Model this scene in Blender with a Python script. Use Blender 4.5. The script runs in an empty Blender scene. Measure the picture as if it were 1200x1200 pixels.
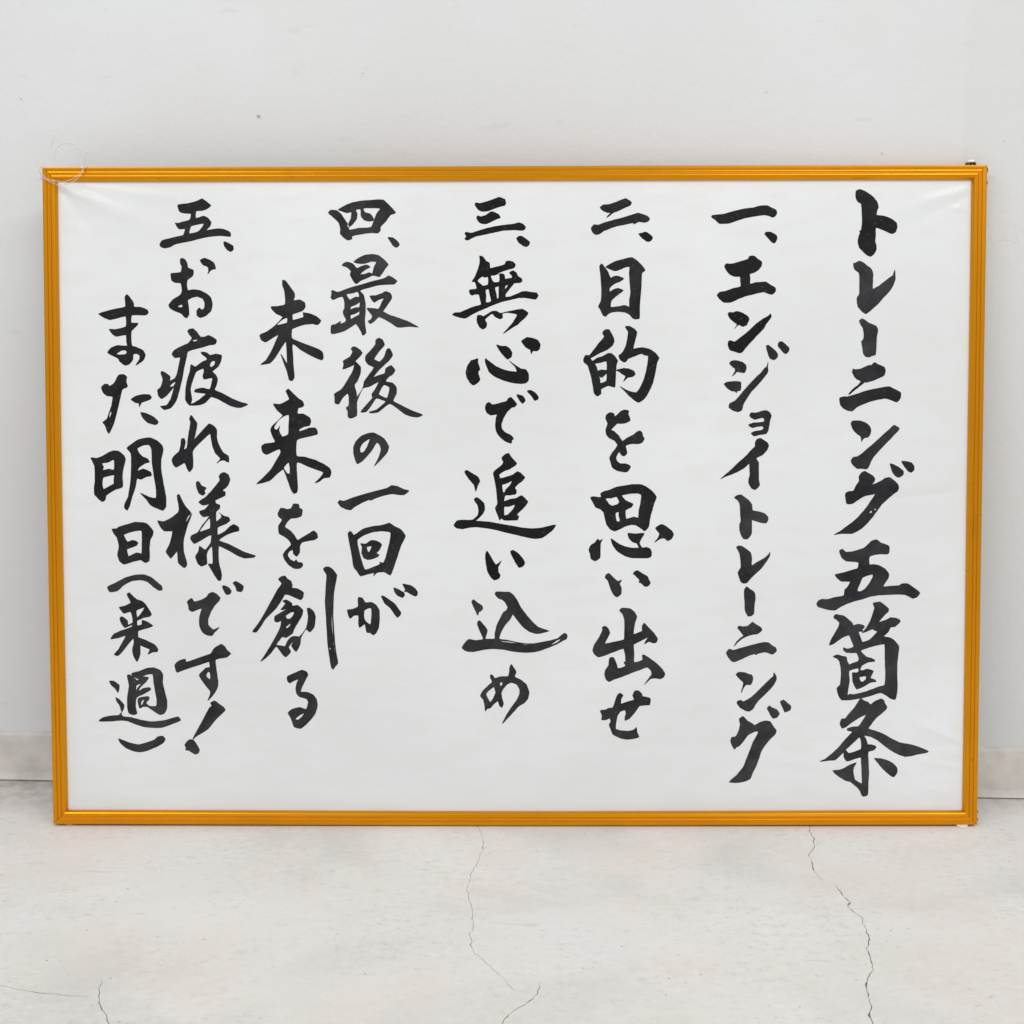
import bpy, bmesh, math, random
from math import sin, cos, pi, radians, exp
from mathutils import Vector, Matrix
from mathutils.geometry import delaunay_2d_cdt

random.seed(7)
scene = bpy.context.scene
col = scene.collection

# ------------------------------------------------------------ camera
cam_data = bpy.data.cameras.new("camera")
cam = bpy.data.objects.new("camera", cam_data)
col.objects.link(cam)
cam.location = (0.00522, -1.38834, 0.62389)
PITCH, YAW, ROLL = 0.14574, -0.00541, -0.00153
fw = Vector((sin(YAW) * cos(PITCH), cos(YAW) * cos(PITCH), -sin(PITCH)))
rt = Vector((cos(YAW), -sin(YAW), 0.0))
up = rt.cross(fw)
rt2 = rt * cos(ROLL) + up * sin(ROLL)
up2 = up * cos(ROLL) - rt * sin(ROLL)
cam.matrix_world = Matrix(((rt2.x, up2.x, -fw.x, cam.location.x),
                           (rt2.y, up2.y, -fw.y, cam.location.y),
                           (rt2.z, up2.z, -fw.z, cam.location.z),
                           (0, 0, 0, 1)))
cam_data.sensor_fit = 'HORIZONTAL'
cam_data.sensor_width = 36.0
cam_data.lens = 36.0 * 1300.0 / 1200.0
cam_data.clip_start = 0.05
cam_data.clip_end = 100.0
scene.camera = cam

# ------------------------------------------------------------ world and lamps
world = bpy.data.worlds.new("World")
scene.world = world
world.use_nodes = True
bg = world.node_tree.nodes["Background"]
bg.inputs[0].default_value = (0.93, 0.96, 1.0, 1)
bg.inputs[1].default_value = 0.54


def area_lamp(name, loc, target, sx, sy, power, color):
    l = bpy.data.lights.new(name, 'AREA')
    l.shape = 'RECTANGLE'
    l.size, l.size_y = sx, sy
    l.energy = power
    l.color = color
    o = bpy.data.objects.new(name, l)
    o.location = loc
    o.rotation_euler = (Vector(target) - Vector(loc)).to_track_quat('-Z', 'Y').to_euler()
    col.objects.link(o)


area_lamp("ceiling_lamp", (-1.7, -2.0, 2.9), (0.1, 0.0, 0.2), 2.4, 0.60, 32, (1.0, 0.98, 0.945))
area_lamp("ceiling_lamp", (1.7, -2.3, 2.9), (0.0, 0.0, 0.2), 2.4, 0.60, 41, (1.0, 0.985, 0.955))

scene.view_settings.view_transform = 'Standard'
scene.view_settings.look = 'None'
scene.view_settings.exposure = 0.0
scene.view_settings.gamma = 1.0


# ------------------------------------------------------------ helpers
def s2l(c):
    c = c / 255.0
    return c / 12.92 if c <= 0.04045 else ((c + 0.055) / 1.055) ** 2.4


def rgb(r, g, b):
    return (s2l(r), s2l(g), s2l(b), 1.0)


class NT:
    """small node-graph helper"""
    def __init__(self, name):
        self.m = bpy.data.materials.new(name)
        self.m.use_nodes = True
        self.t = self.m.node_tree
        self.b = self.t.nodes["Principled BSDF"]
        self.tc = self.t.nodes.new("ShaderNodeTexCoord")

    def n(self, kind, **kw):
        o = self.t.nodes.new(kind)
        for k, v in kw.items():
            setattr(o, k, v)
        return o

    def l(self, a, b):
        self.t.links.new(a, b)

    def mapping(self, scale=(1, 1, 1), loc=(0, 0, 0), rot=(0, 0, 0)):
        m = self.n("ShaderNodeMapping")
        m.inputs["Scale"].default_value = scale
        m.inputs["Location"].default_value = loc
        m.inputs["Rotation"].default_value = rot
        self.l(self.tc.outputs["Object"], m.inputs["Vector"])
        return m.outputs[0]

    def noise(self, scale, detail=4, rough=0.55, vec=None, dist=0.0):
        n = self.n("ShaderNodeTexNoise")
        n.inputs["Scale"].default_value = scale
        n.inputs["Detail"].default_value = detail
        n.inputs["Roughness"].default_value = rough
        n.inputs["Distortion"].default_value = dist
        self.l(vec if vec is not None else self.tc.outputs["Object"], n.inputs["Vector"])
        return n.outputs[0]

    def ramp(self, fac, stops):
        r = self.n("ShaderNodeValToRGB")
        e = r.color_ramp.elements
        while len(e) < len(stops):
            e.new(0.5)
        for i, (p, c) in enumerate(stops):
            e[i].position = p
            e[i].color = c if len(c) == 4 else (*c, 1)
        self.l(fac, r.inputs[0])
        return r.outputs[0]

    def mix(self, fac, a, b, mode='MIX'):
        m = self.n("ShaderNodeMix", data_type='RGBA', blend_type=mode)
        for sock, v in ((m.inputs[0], fac), (m.inputs[6], a), (m.inputs[7], b)):
            if isinstance(v, (int, float)):
                sock.default_value = v
            elif isinstance(v, tuple):
                sock.default_value = v
            else:
                self.l(v, sock)
        return m.outputs[2]

    def math(self, op, a, b=0.0):
        m = self.n("ShaderNodeMath", operation=op)
        for sock, v in ((m.inputs[0], a), (m.inputs[1], b)):
            if isinstance(v, (int, float)):
                sock.default_value = v
            else:
                self.l(v, sock)
        return m.outputs[0]

    def bump(self, h, strength, dist):
        b = self.n("ShaderNodeBump")
        b.inputs["Strength"].default_value = strength
        b.inputs["Distance"].default_value = dist
        self.l(h, b.inputs["Height"])
        self.l(b.outputs[0], self.b.inputs["Normal"])


G = lambda v: (v, v, v, 1)


# ------------------------------------------------------------ materials
def mat_wall():
    k = NT("painted_plaster")
    big = k.noise(1.6, 3, 0.5)
    mid = k.noise(9, 4, 0.6)
    c = k.ramp(big, [(0.35, (0.75, 0.754, 0.755)), (0.65, (0.795, 0.812, 0.822))])
    c = k.mix(k.ramp(mid, [(0.42, G(0)), (0.62, G(0.35))]), c, (0.765, 0.76, 0.745, 1))
    # tiny scuffs, short horizontal strokes
    sc = k.noise(55, 2, 0.5, k.mapping((0.35, 1, 1)))
    c = k.mix(k.ramp(sc, [(0.66, G(0)), (0.73, G(0.28))]), c, (0.66, 0.655, 0.64, 1))
    sp = k.noise(260, 1, 0.5)
    c = k.mix(k.ramp(sp, [(0.79, G(0)), (0.82, G(0.40))]), c, (0.50, 0.46, 0.41, 1))
    # slightly darker strip on the right with a soft edge
    sx = k.n("ShaderNodeSeparateXYZ")
    k.l(k.tc.outputs["Object"], sx.inputs[0])
    strip = k.ramp(sx.outputs[0], [(0.580, G(0)), (0.590, G(0.55))])
    c = k.mix(strip, c, (0.72, 0.72, 0.695, 1))
    # handling scuffs where the hook has rubbed the wall beside the frame corner
    cr = k.n("ShaderNodeTexVoronoi", feature='DISTANCE_TO_EDGE')
    cr.inputs["Scale"].default_value = 38
    w = k.noise(22, 3, 0.6)
    wv = k.mix(0.06, k.tc.outputs["Object"], w, 'ADD')
    k.l(wv, cr.inputs["Vector"])
    line = k.ramp(cr.outputs["Distance"], [(0.0, G(1)), (0.035, G(0))])
    d = k.n("ShaderNodeVectorMath", operation='DISTANCE')
    k.l(k.tc.outputs["Object"], d.inputs[0])
    d.inputs[1].default_value = (0.66, 0.0, 0.80)
    near = k.ramp(d.outputs["Value"], [(0.02, G(0.40)), (0.085, G(0))])
    pn = k.ramp(k.noise(14, 2), [(0.45, G(0)), (0.6, G(1))])
    msk = k.math('MULTIPLY', k.math('MULTIPLY', line, near), pn)
    c = k.mix(msk, c, (0.50, 0.45, 0.38, 1))
    k.l(c, k.b.inputs["Base Color"])
    k.b.inputs["Roughness"].default_value = 0.62
    k.b.inputs["Specular IOR Level"].default_value = 0.35
    h = k.math('ADD', k.math('MULTIPLY', k.noise(34, 3, 0.55), 0.6), k.math('MULTIPLY', k.noise(150, 3, 0.6), 0.30))
    h = k.math('ADD', h, k.math('MULTIPLY', sc, 0.25))
    k.bump(h, 0.45, 0.0026)
    return k.m


def mat_floor():
    k = NT("worn_concrete")
    big = k.noise(2.3, 5, 0.6, dist=0.3)
    c = k.ramp(big, [(0.30, (0.77, 0.742, 0.70)), (0.52, (0.83, 0.80, 0.755)), (0.72, (0.84, 0.825, 0.80))])
    st = k.noise(13, 7, 0.68, k.mapping((0.7, 1.1, 1)), 0.25)
    c = k.mix(k.ramp(st, [(0.42, G(0)), (0.62, G(0.8))]), c, (0.835, 0.815, 0.795, 1))
    pk = k.noise(5, 5, 0.65, k.mapping((1, 1, 1), (3, 7, 0)))
    c = k.mix(k.ramp(pk, [(0.50, G(0)), (0.62, G(0.75))]), c, (0.825, 0.765, 0.705, 1))
    cl = k.noise(3.6, 4, 0.55, k.mapping((0.8, 1.2, 1), (2, 11, 0)), 0.6)
    c = k.mix(k.ramp(cl, [(0.50, G(0)), (0.66, G(0.7))]), c, (0.88, 0.862, 0.838, 1))
    c = k.mix(k.ramp(cl, [(0.34, G(0.8)), (0.48, G(0))]), c, (0.70, 0.682, 0.645, 1))
    fine = k.noise(105, 8, 0.80, k.mapping((0.75, 1.0, 1)))
    dens = k.ramp(k.noise(6, 5, 0.7, k.mapping((1, 1, 1), (9, 2, 0))), [(0.38, G(0.15)), (0.62, G(1))])
    c = k.mix(k.math('MULTIPLY', k.ramp(fine, [(0.34, G(0.75)), (0.47, G(0))]), dens), c, (0.58, 0.555, 0.525, 1))
    c = k.mix(k.math('MULTIPLY', k.ramp(fine, [(0.54, G(0)), (0.66, G(0.8))]), dens), c, (0.91, 0.90, 0.885, 1))
    sp = k.noise(150, 3, 0.6)
    pm = k.ramp(k.noise(7, 2), [(0.40, G(0.10)), (0.62, G(1))])
    spots = k.math('MULTIPLY', k.ramp(sp, [(0.675, G(0)), (0.73, G(0.8))]), pm)
    c = k.mix(spots, c, (0.34, 0.31, 0.28, 1))
    # short scratches left by the trowel
    sv = k.noise(38, 2, 0.5, k.mapping((0.35, 1.5, 1), (5, 1, 0), (0, 0, 0.25)), 1.2)
    c = k.mix(k.ramp(sv, [(0.70, G(0)), (0.735, G(0.25))]), c, (0.50, 0.48, 0.45, 1))
    c = k.mix(k.ramp(sv, [(0.24, G(0.30)), (0.28, G(0))]), c, (0.88, 0.87, 0.86, 1))
    # patchy darker tone towards the foot of the wall
    sx = k.n("ShaderNodeSeparateXYZ")
    k.l(k.tc.outputs["Object"], sx.inputs[0])
    dd = k.math('ADD', sx.outputs[1], k.math('MULTIPLY', k.noise(20, 5, 0.7), 0.07))
    foot_tone = k.ramp(dd, [(0.07, G(0)), (0.16, G(0.65))])
    dn = k.ramp(k.noise(45, 5, 0.7), [(0.40, G(0.25)), (0.60, G(1))])
    c = k.mix(k.math('MULTIPLY', foot_tone, dn), c, (0.40, 0.375, 0.345, 1))
    k.l(c, k.b.inputs["Base Color"])
    k.b.inputs["Roughness"].default_value = 0.55
    k.b.inputs["Specular IOR Level"].default_value = 0.4
    h = k.math('ADD', k.math('MULTIPLY', fine, 0.7), k.math('MULTIPLY', k.noise(300, 4, 0.7), 0.4))
    h = k.math('SUBTRACT', h, k.math('MULTIPLY', spots, 0.6))
    k.bump(h, 0.6, 0.0022)
    return k.m


def mat_simple(name, color, rough=0.5, metal=0.0, spec=0.5, bump=None):
    k = NT(name)
    n = k.noise(30, 4, 0.6)
    c = k.mix(k.ramp(n, [(0.35, G(0)), (0.65, G(1))]), tuple(x * 0.88 for x in color[:3]) + (1,),
              tuple(min(1, x * 1.06) for x in color[:3]) + (1,))
    k.l(c, k.b.inputs["Base Color"])
    k.b.inputs["Roughness"].default_value = rough
    k.b.inputs["Metallic"].default_value = metal
    k.b.inputs["Specular IOR Level"].default_value = spec
    if bump:
        k.bump(k.noise(bump[0], 3, 0.6), bump[1], bump[2])
    return k.m


def mat_gold(horizontal):
    k = NT("anodised_gold_" + ("across" if horizontal else "upright"))
    sc = (2.0, 60, 60) if horizontal else (60, 60, 2.0)
    brush = k.noise(12, 5, 0.65, k.mapping(sc))
    mott = k.noise(7, 4, 0.6)
    c = k.mix(k.ramp(brush, [(0.30, G(0)), (0.70, G(1))]), (0.72, 0.285, 0.0020, 1), (0.80, 0.325, 0.0025, 1))
    c = k.mix(k.ramp(mott, [(0.45, G(0)), (0.65, G(0.45))]), c, (0.68, 0.264, 0.0025, 1))
    wear = k.noise(16, 6, 0.75, k.mapping((1, 1, 1), (4, 0, 2)))
    c = k.mix(k.ramp(wear, [(0.60, G(0)), (0.72, G(0.35))]), c, (0.44, 0.19, 0.012, 1))
    sp = k.noise(180, 2, 0.5)
    c = k.mix(k.ramp(sp, [(0.70, G(0)), (0.79, G(0.6))]), c, (0.30, 0.12, 0.01, 1))
    k.l(c, k.b.inputs["Base Color"])
    k.b.inputs["Metallic"].default_value = 0.75
    k.l(k.ramp(mott, [(0.3, G(0.26)), (0.7, G(0.34))]), k.b.inputs["Roughness"])
    return k.m


def mat_paper():
    k = NT("gloss_coated_white_paper")
    a = k.noise(2.6, 3, 0.5)
    c = k.ramp(a, [(0.35, (0.80, 0.815, 0.815)), (0.65, (0.87, 0.885, 0.895))])
    fib = k.noise(30, 5, 0.6, k.mapping((0.5, 1, 1.6)))
    c = k.mix(k.ramp(fib, [(0.45, G(0)), (0.62, G(0.35))]), c, (0.80, 0.80, 0.765, 1))
    k.l(c, k.b.inputs["Base Color"])
    k.b.inputs["Roughness"].default_value = 0.55
    k.b.inputs["Specular IOR Level"].default_value = 0.3
    k.b.inputs["Coat Weight"].default_value = 0.25  # gloss coat takes the place of a separate clear cover sheet
    k.b.inputs["Coat Roughness"].default_value = 0.18
    h = k.math('ADD', k.noise(5, 3, 0.5, k.mapping((1, 1, 1.5))), k.math('MULTIPLY', k.noise(60, 3, 0.6), 0.03))
    k.bump(h, 0.30, 0.012)
    return k.m


def mat_ink():
    k = NT("brushed_black_ink")
    oi = k.n("ShaderNodeObjectInfo")
    a = k.noise(26, 4, 0.6)
    b = k.noise(240, 3, 0.6)
    c = k.mix(k.ramp(a, [(0.35, G(0)), (0.65, G(1))]), (0.55, 0.52, 0.54, 1), (1.30, 1.30, 1.34, 1))
    c = k.mix(1.0, oi.outputs["Color"], c, 'MULTIPLY')
    c = k.mix(k.ramp(b, [(0.60, G(0)), (0.78, G(0.45))]), c, (0.13, 0.10, 0.10, 1))
    k.l(c, k.b.inputs["Base Color"])
    k.b.inputs["Roughness"].default_value = 0.45
    k.b.inputs["Specular IOR Level"].default_value = 0.15
    k.b.inputs["Coat Weight"].default_value = 0.10
    k.b.inputs["Coat Roughness"].default_value = 0.18
    return k.m


M_WALL, M_FLOOR = mat_wall(), mat_floor()
M_BASE = mat_simple("grey_vinyl_skirting", (0.74, 0.70, 0.655, 1), 0.42, 0, 0.4, (40, 0.15, 0.002))
M_GH, M_GV = mat_gold(True), mat_gold(False)
M_PAPER, M_INK = mat_paper(), mat_ink()
M_BOARD = mat_simple("brown_hardboard", (0.24, 0.15, 0.08, 1), 0.8)
M_STEEL = mat_simple("zinc_plated_steel", (0.86, 0.84, 0.80, 1), 0.30, 0.6)
M_DARK = mat_simple("dark_screw_steel", (0.10, 0.075, 0.06, 1), 0.4, 0.8)
M_RUBBER = mat_simple("cream_plastic", (0.90, 0.87, 0.80, 1), 0.45)
M_HOOK = mat_simple("white_coated_wire", (0.93, 0.92, 0.90, 1), 0.25, 0.0, 0.7)
M_CRACK = mat_simple("dirty_concrete_crack", (0.40, 0.37, 0.34, 1), 0.9)
M_SPECK = mat_simple("brown_plaster_chip", (0.46, 0.40, 0.35, 1), 0.8)
M_GRIT = mat_simple("grey_grit", (0.34, 0.32, 0.295, 1), 0.9)


def mat_nylon():
    k = NT("clear_nylon")
    k.b.inputs["Base Color"].default_value = (0.95, 0.90, 0.84, 1)
    k.b.inputs["Roughness"].default_value = 0.12
    k.b.inputs["Transmission Weight"].default_value = 0.35
    k.b.inputs["IOR"].default_value = 1.5
    n = k.noise(50, 2)
    k.l(k.ramp(n, [(0.3, (0.88, 0.80, 0.72)), (0.7, (0.97, 0.94, 0.90))]), k.b.inputs["Base Color"])
    return k.m


M_NYLON = mat_nylon()


def mesh_obj(name, verts, faces, mat, parent=None, smooth=False):
    me = bpy.data.meshes.new(name)
    me.from_pydata([tuple(v) for v in verts], [], faces)
    me.update()
    if mat:
        me.materials.append(mat)
    if smooth:
        me.polygons.foreach_set("use_smooth", [True] * len(me.polygons))
    o = bpy.data.objects.new(name, me)
    col.objects.link(o)
    if parent:
        o.parent = parent
    return o


def bm_obj(name, bm, mat, parent=None, smooth=False):
    bmesh.ops.recalc_face_normals(bm, faces=bm.faces)
    me = bpy.data.meshes.new(name)
    bm.to_mesh(me)
    bm.free()
    me.materials.append(mat)
    if smooth:
        me.polygons.foreach_set("use_smooth", [True] * len(me.polygons))
    o = bpy.data.objects.new(name, me)
    col.objects.link(o)
    if parent:
        o.parent = parent
    return o


def tube(bm, pts, r, seg=8):
    pts = [Vector(p) for p in pts]
    rings = []
    for i, p in enumerate(pts):
        t = (pts[min(i + 1, len(pts) - 1)] - pts[max(i - 1, 0)]).normalized()
        a = t.orthogonal().normalized() if i == 0 else (rings[-1][1] - t * rings[-1][1].dot(t)).normalized()
        b = t.cross(a)
        rr = r[i] if isinstance(r, (list, tuple)) else r
        rings.append(([bm.verts.new(p + (a * cos(2 * pi * k / seg) + b * sin(2 * pi * k / seg)) * rr) for k in range(seg)], a))
    for (A, _), (B, _) in zip(rings, rings[1:]):
        for k in range(seg):
            bm.faces.new((A[k], A[(k + 1) % seg], B[(k + 1) % seg], B[k]))
    bm.faces.new(rings[0][0][::-1])
    bm.faces.new(rings[-1][0])


def lathe(bm, prof, center, axis, seg=20):
    """prof: (radius, height along axis)"""
    axis = Vector(axis).normalized()
    a = axis.orthogonal().normalized()
    b = axis.cross(a)
    c = Vector(center)
    rings = []
    for r, h in prof:
        if r < 1e-6:
            rings.append([bm.verts.new(c + axis * h)])
        else:
            rings.append([bm.verts.new(c + axis * h + (a * cos(2 * pi * k / seg) + b * sin(2 * pi * k / seg)) * r) for k in range(seg)])
    for A, B in zip(rings, rings[1:]):
        for k in range(seg):
            k2 = (k + 1) % seg
            if len(A) == 1:
                bm.faces.new((A[0], B[k], B[k2]))
            elif len(B) == 1:
                bm.faces.new((A[k], A[k2], B[0]))
            else:
                bm.faces.new((A[k], A[k2], B[k2], B[k]))


def rbox(bm, lo, hi, bev=0.0):
    lo, hi = Vector(lo), Vector(hi)
    m = bmesh.ops.create_cube(bm, size=1.0)['verts']
    for v in m:
        v.co = Vector([(lo[i] + hi[i]) / 2 + v.co[i] * (hi[i] - lo[i]) for i in range(3)])
    if bev:
        es = list({e for v in m for e in v.link_edges})
        bmesh.ops.bevel(bm, geom=es, offset=bev, segments=2, affect='EDGES', profile=0.6)


# ------------------------------------------------------------ the setting
YW, SW = 0.13752, -0.04503           # wall line y = YW + SW * x
wall_rot = math.atan(SW)

# wall, in its own frame: x along the wall, y its outward normal (towards the room is -y)
def wall_mesh():
    vs, fs = [], []
    nx, nz = 90, 45
    for j in range(nz + 1):
        for i in range(nx + 1):
            x, z = -3.5 + 7.0 * i / nx, 0.0 + 3.0 * j / nz
            y = 0.0016 * sin(x * 3.1 + 0.7) * sin(z * 2.3 + 0.4)
            vs.append((x, y, z))
    for j in range(nz):
        for i in range(nx):
            a = j * (nx + 1) + i
            fs.append((a, a + 1, a + nx + 2, a + nx + 1))
    return vs, fs


vs, fs = wall_mesh()
wall = mesh_obj("wall", vs, fs, M_WALL, smooth=True)
wall.location = (0, YW + 0.002, 0)
wall.rotation_euler = (0, 0, wall_rot)
wall["kind"] = "structure"

# skirting: thin vinyl strip with a rounded top and a flared toe
bm = bmesh.new()
prof = [(0.0065, 0.0712), (-0.0010, 0.0690), (-0.0026, 0.0674), (-0.0030, 0.0655), (-0.0030, 0.0160), (-0.0034, 0.0105),
        (-0.0052, 0.0062), (-0.0085, 0.0040), (-0.0105, 0.0028), (-0.0105, 0.0018), (-0.0070, 0.0012), (0.0025, 0.0010)]
xs = [-3.5 + 7.0 * i / 140 for i in range(141)]
prev = None
for x in xs:
    w = 0.0006 * sin(x * 9.0) + 0.0004 * sin(x * 23 + 1)
    ring = [bm.verts.new((x, y + (w if y < 0 else 0), z)) for y, z in prof]
    if prev:
        for k in range(len(prof) - 1):
            bm.faces.new((prev[k], prev[k + 1], ring[k + 1], ring[k]))
    prev = ring
base = bm_obj("skirting_board", bm, M_BASE, smooth=False)
base.location = (0, YW - 0.0035, 0)
base.rotation_euler = (0, 0, wall_rot)
base["kind"] = "structure"

# ------------------------------------------------------------ floor with real cracks
CR = [
 (0.0008, [[0.391, 0.06], [0.3894, -0.0036], [0.385, -0.0149], [0.3861, -0.0361], [0.3806, -0.0568], [0.3672, -0.0808], [0.3654, -0.104], [0.3622, -0.1227], [0.364, -0.1388], [0.368, -0.1517]]),
 (0.0011, [[0.376, -0.1575], [0.3784, -0.1622], [0.3792, -0.1828], [0.3837, -0.2007], [0.3779, -0.2092], [0.3805, -0.2221], [0.3862, -0.2327], [0.3828, -0.256], [0.3809, -0.2767], [0.3764, -0.2911], [0.3708, -0.2995], [0.3701, -0.3161], [0.366, -0.3401], [0.3549, -0.3555], [0.3503, -0.3656], [0.3454, -0.3876], [0.3446, -0.4018], [0.3368, -0.4179], [0.3369, -0.4304], [0.3285, -0.4486], [0.31, -0.52]]),
 (0.0005, [[-0.052, 0.06], [-0.0488, 0.0018], [-0.0407, -0.0285], [-0.0385, -0.0657], [-0.0445, -0.0972], [-0.0509, -0.131], [-0.0552, -0.1701], [-0.0488, -0.2037], [-0.0454, -0.2325], [-0.0439, -0.2631], [-0.0476, -0.269], [-0.044, -0.2978], [-0.0398, -0.3117], [-0.0337, -0.3171], [-0.0214, -0.3385], [-0.0082, -0.359], [-0.001, -0.374], [0.013, -0.3813]]),
 (0.00075, [[0.0268, -0.3589], [0.0241, -0.3836], [0.0101, -0.4027], [-0.0035, -0.4166], [-0.0092, -0.43], [-0.0111, -0.4496], [-0.02, -0.52]]),
 (0.0008, [[-0.62, -0.36], [-0.5271, -0.368], [-0.5089, -0.3704], [-0.4891, -0.3768], [-0.4609, -0.3835], [-0.4343, -0.3873], [-0.410, -0.3890]]),
 (0.0008, [[-0.4134, -0.355], [-0.4043, -0.388], [-0.4000, -0.3990], [-0.3927, -0.4108], [-0.3847, -0.4199], [-0.378, -0.4324], [-0.3682, -0.4507], [-0.34, -0.52]]),
 (0.0005, [[-0.4348, -0.2271], [-0.4218, -0.2278], [-0.4071, -0.229]]),
 (0.0004, [[0.3438, -0.219], [0.3472, -0.2391], [0.3513, -0.2579]]),
]


def crack_outline(w, pts):
    rnd = random.Random(int(pts[0][0] * 1e4))
    fine = []
    for a, b in zip(pts, pts[1:]):
        d = math.hypot(b[0] - a[0], b[1] - a[1])
        n = max(2, int(d / 0.0045))
        for k in range(n):
            t = k / n
            j = 0.0013 if k else 0
            fine.append((a[0] + (b[0] - a[0]) * t + rnd.uniform(-j, j), a[1] + (b[1] - a[1]) * t + rnd.uniform(-j, j) * 0.6))
    fine.append(tuple(pts[-1]))
    L, R, C = [], [], []
    for i, p in enumerate(fine):
        q0, q1 = fine[max(i - 1, 0)], fine[min(i + 1, len(fine) - 1)]
        tx, ty = q1[0] - q0[0], q1[1] - q0[1]
        n = math.hypot(tx, ty)
        e = min(i, len(fine) - 1 - i)
        ww = w * 0.5 * min(1.0, (e + 0.15) / 4.0) * rnd.uniform(0.40, 1.25) * (2.1 if rnd.random() < 0.07 else 1.0)
        nx, ny = -ty / n * ww, tx / n * ww
        L.append((p[0] + nx, p[1] + ny))
        R.append((p[0] - nx, p[1] - ny))
        C.append(p)
    return L, R, C


def inside(poly, x, y):
    c = False
    j = len(poly) - 1
    for i in range(len(poly)):
        xi, yi = poly[i]
        xj, yj = poly[j]
        if (yi > y) != (yj > y) and x < (xj - xi) * (y - yi) / (yj - yi) + xi:
            c = not c
        j = i
    return c


outl = [crack_outline(w, p) for w, p in CR]
V2 = [Vector((-4, -4.5)), Vector((4, -4.5)), Vector((4, 0.6)), Vector((-4, 0.6))]
E2 = [(0, 1), (1, 2), (2, 3), (3, 0)]
polys = []
for L, R, C in outl:
    pl = L + R[::-1]
    s = len(V2)
    V2 += [Vector(p) for p in pl]
    E2 += [(s + i, s + (i + 1) % len(pl)) for i in range(len(pl))]
    xs_ = [p[0] for p in pl]
    ys_ = [p[1] for p in pl]
    polys.append((pl, min(xs_), max(xs_), min(ys_), max(ys_)))
ov, oe, of, *_ = delaunay_2d_cdt(V2, E2, [], 1 if False else 0, 1e-7)
keep = []
for f in of:
    cx = sum(ov[i].x for i in f) / 3
    cy = sum(ov[i].y for i in f) / 3
    if any(a <= cx <= b and c <= cy <= d and inside(pl, cx, cy) for pl, a, b, c, d in polys):
        continue
    keep.append(tuple(f))
floor = mesh_obj("floor", [(v.x, v.y, 0.0) for v in ov], keep, M_FLOOR)
floor["kind"] = "structure"
bm = bmesh.new()
for L, R, C in outl:
    lv = [bm.verts.new((x, y, 0.0)) for x, y in L]
    rv = [bm.verts.new((x, y, 0.0)) for x, y in R]
    cv = [bm.verts.new((x, y, -0.0022)) for x, y in C]
    for i in range(len(C) - 1):
        bm.faces.new((lv[i], lv[i + 1], cv[i + 1], cv[i]))
        bm.faces.new((cv[i], cv[i + 1], rv[i + 1], rv[i]))
crk = bm_obj("floor_crack", bm, M_CRACK)
crk["kind"] = "structure"

# grit and crumbs of plaster lying along the skirting and under the frame
grnd = random.Random(31)
bm = bmesh.new()
for i in range(420):
    x = grnd.uniform(-1.0, 1.0)
    if i % 3:
        y = YW + SW * x - 0.016 - abs(grnd.gauss(0, 0.022))
    else:
        y = grnd.uniform(-0.030, 0.02) if i % 2 else grnd.uniform(-0.40, 0.06)
    r = grnd.choice((0.00035, 0.0005, 0.0006, 0.0009))
    ring = [bm.verts.new((x + r * grnd.uniform(0.6, 1.3) * cos(a), y + r * grnd.uniform(0.6, 1.3) * sin(a), 0.0)) for a in (0.2, 1.4, 2.7, 3.9, 5.2)]
    c = bm.verts.new((x, y, r * grnd.uniform(0.6, 1.1)))
    for k in range(5):
        bm.faces.new((ring[k], ring[(k + 1) % 5], c))
grit = bm_obj("floor_grit", bm, M_GRIT)
grit["kind"] = "stuff"
grit["label"] = "fine grey grit scattered on the concrete along the wall"
grit["category"] = "grit"

# small chips and dust marks on the wall, slightly proud of the plaster
bm = bmesh.new()
for (x, z, r) in ((-0.3412, 0.9325, 0.0023), (-0.664, 0.9583, 0.0010), (0.482, 0.8765, 0.0010), (0.637, 0.8904, 0.0008), (-0.20, 0.985, 0.0009), (0.33, 0.955, 0.0009)):
    n = 11
    ys = -0.0020 + 0.0016 * sin(x * 3.1 + 0.7) * sin(z * 2.3 + 0.4) + 0.0016
    ring = []
    for k in range(n):
        rr = r * random.uniform(0.6, 1.1)
        ring.append(bm.verts.new((x + rr * 1.25 * cos(2 * pi * k / n), ys, z + rr * 0.8 * sin(2 * pi * k / n))))
    c = bm.verts.new((x, ys - 0.0006, z))
    for k in range(n):
        bm.faces.new((ring[k], ring[(k + 1) % n], c))
sp = bm_obj("plaster_chips", bm, M_SPECK)
sp.location = (0, YW + 0.0005, 0)
sp.rotation_euler = (0, 0, wall_rot)
sp["kind"] = "structure"

# ------------------------------------------------------------ the picture frame
LEAN = 0.10732
root = bpy.data.objects.new("picture_frame", None)
col.objects.link(root)
root.location = (0.0, 0.0, 0.003)
root.rotation_euler = (-LEAN, 0, 0)
root["label"] = "wide gold aluminium frame of black brush calligraphy on white paper, leaning on the wall"
root["category"] = "picture frame"

HW, HH = 0.6100, 0.8600
RW = 0.0177
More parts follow.
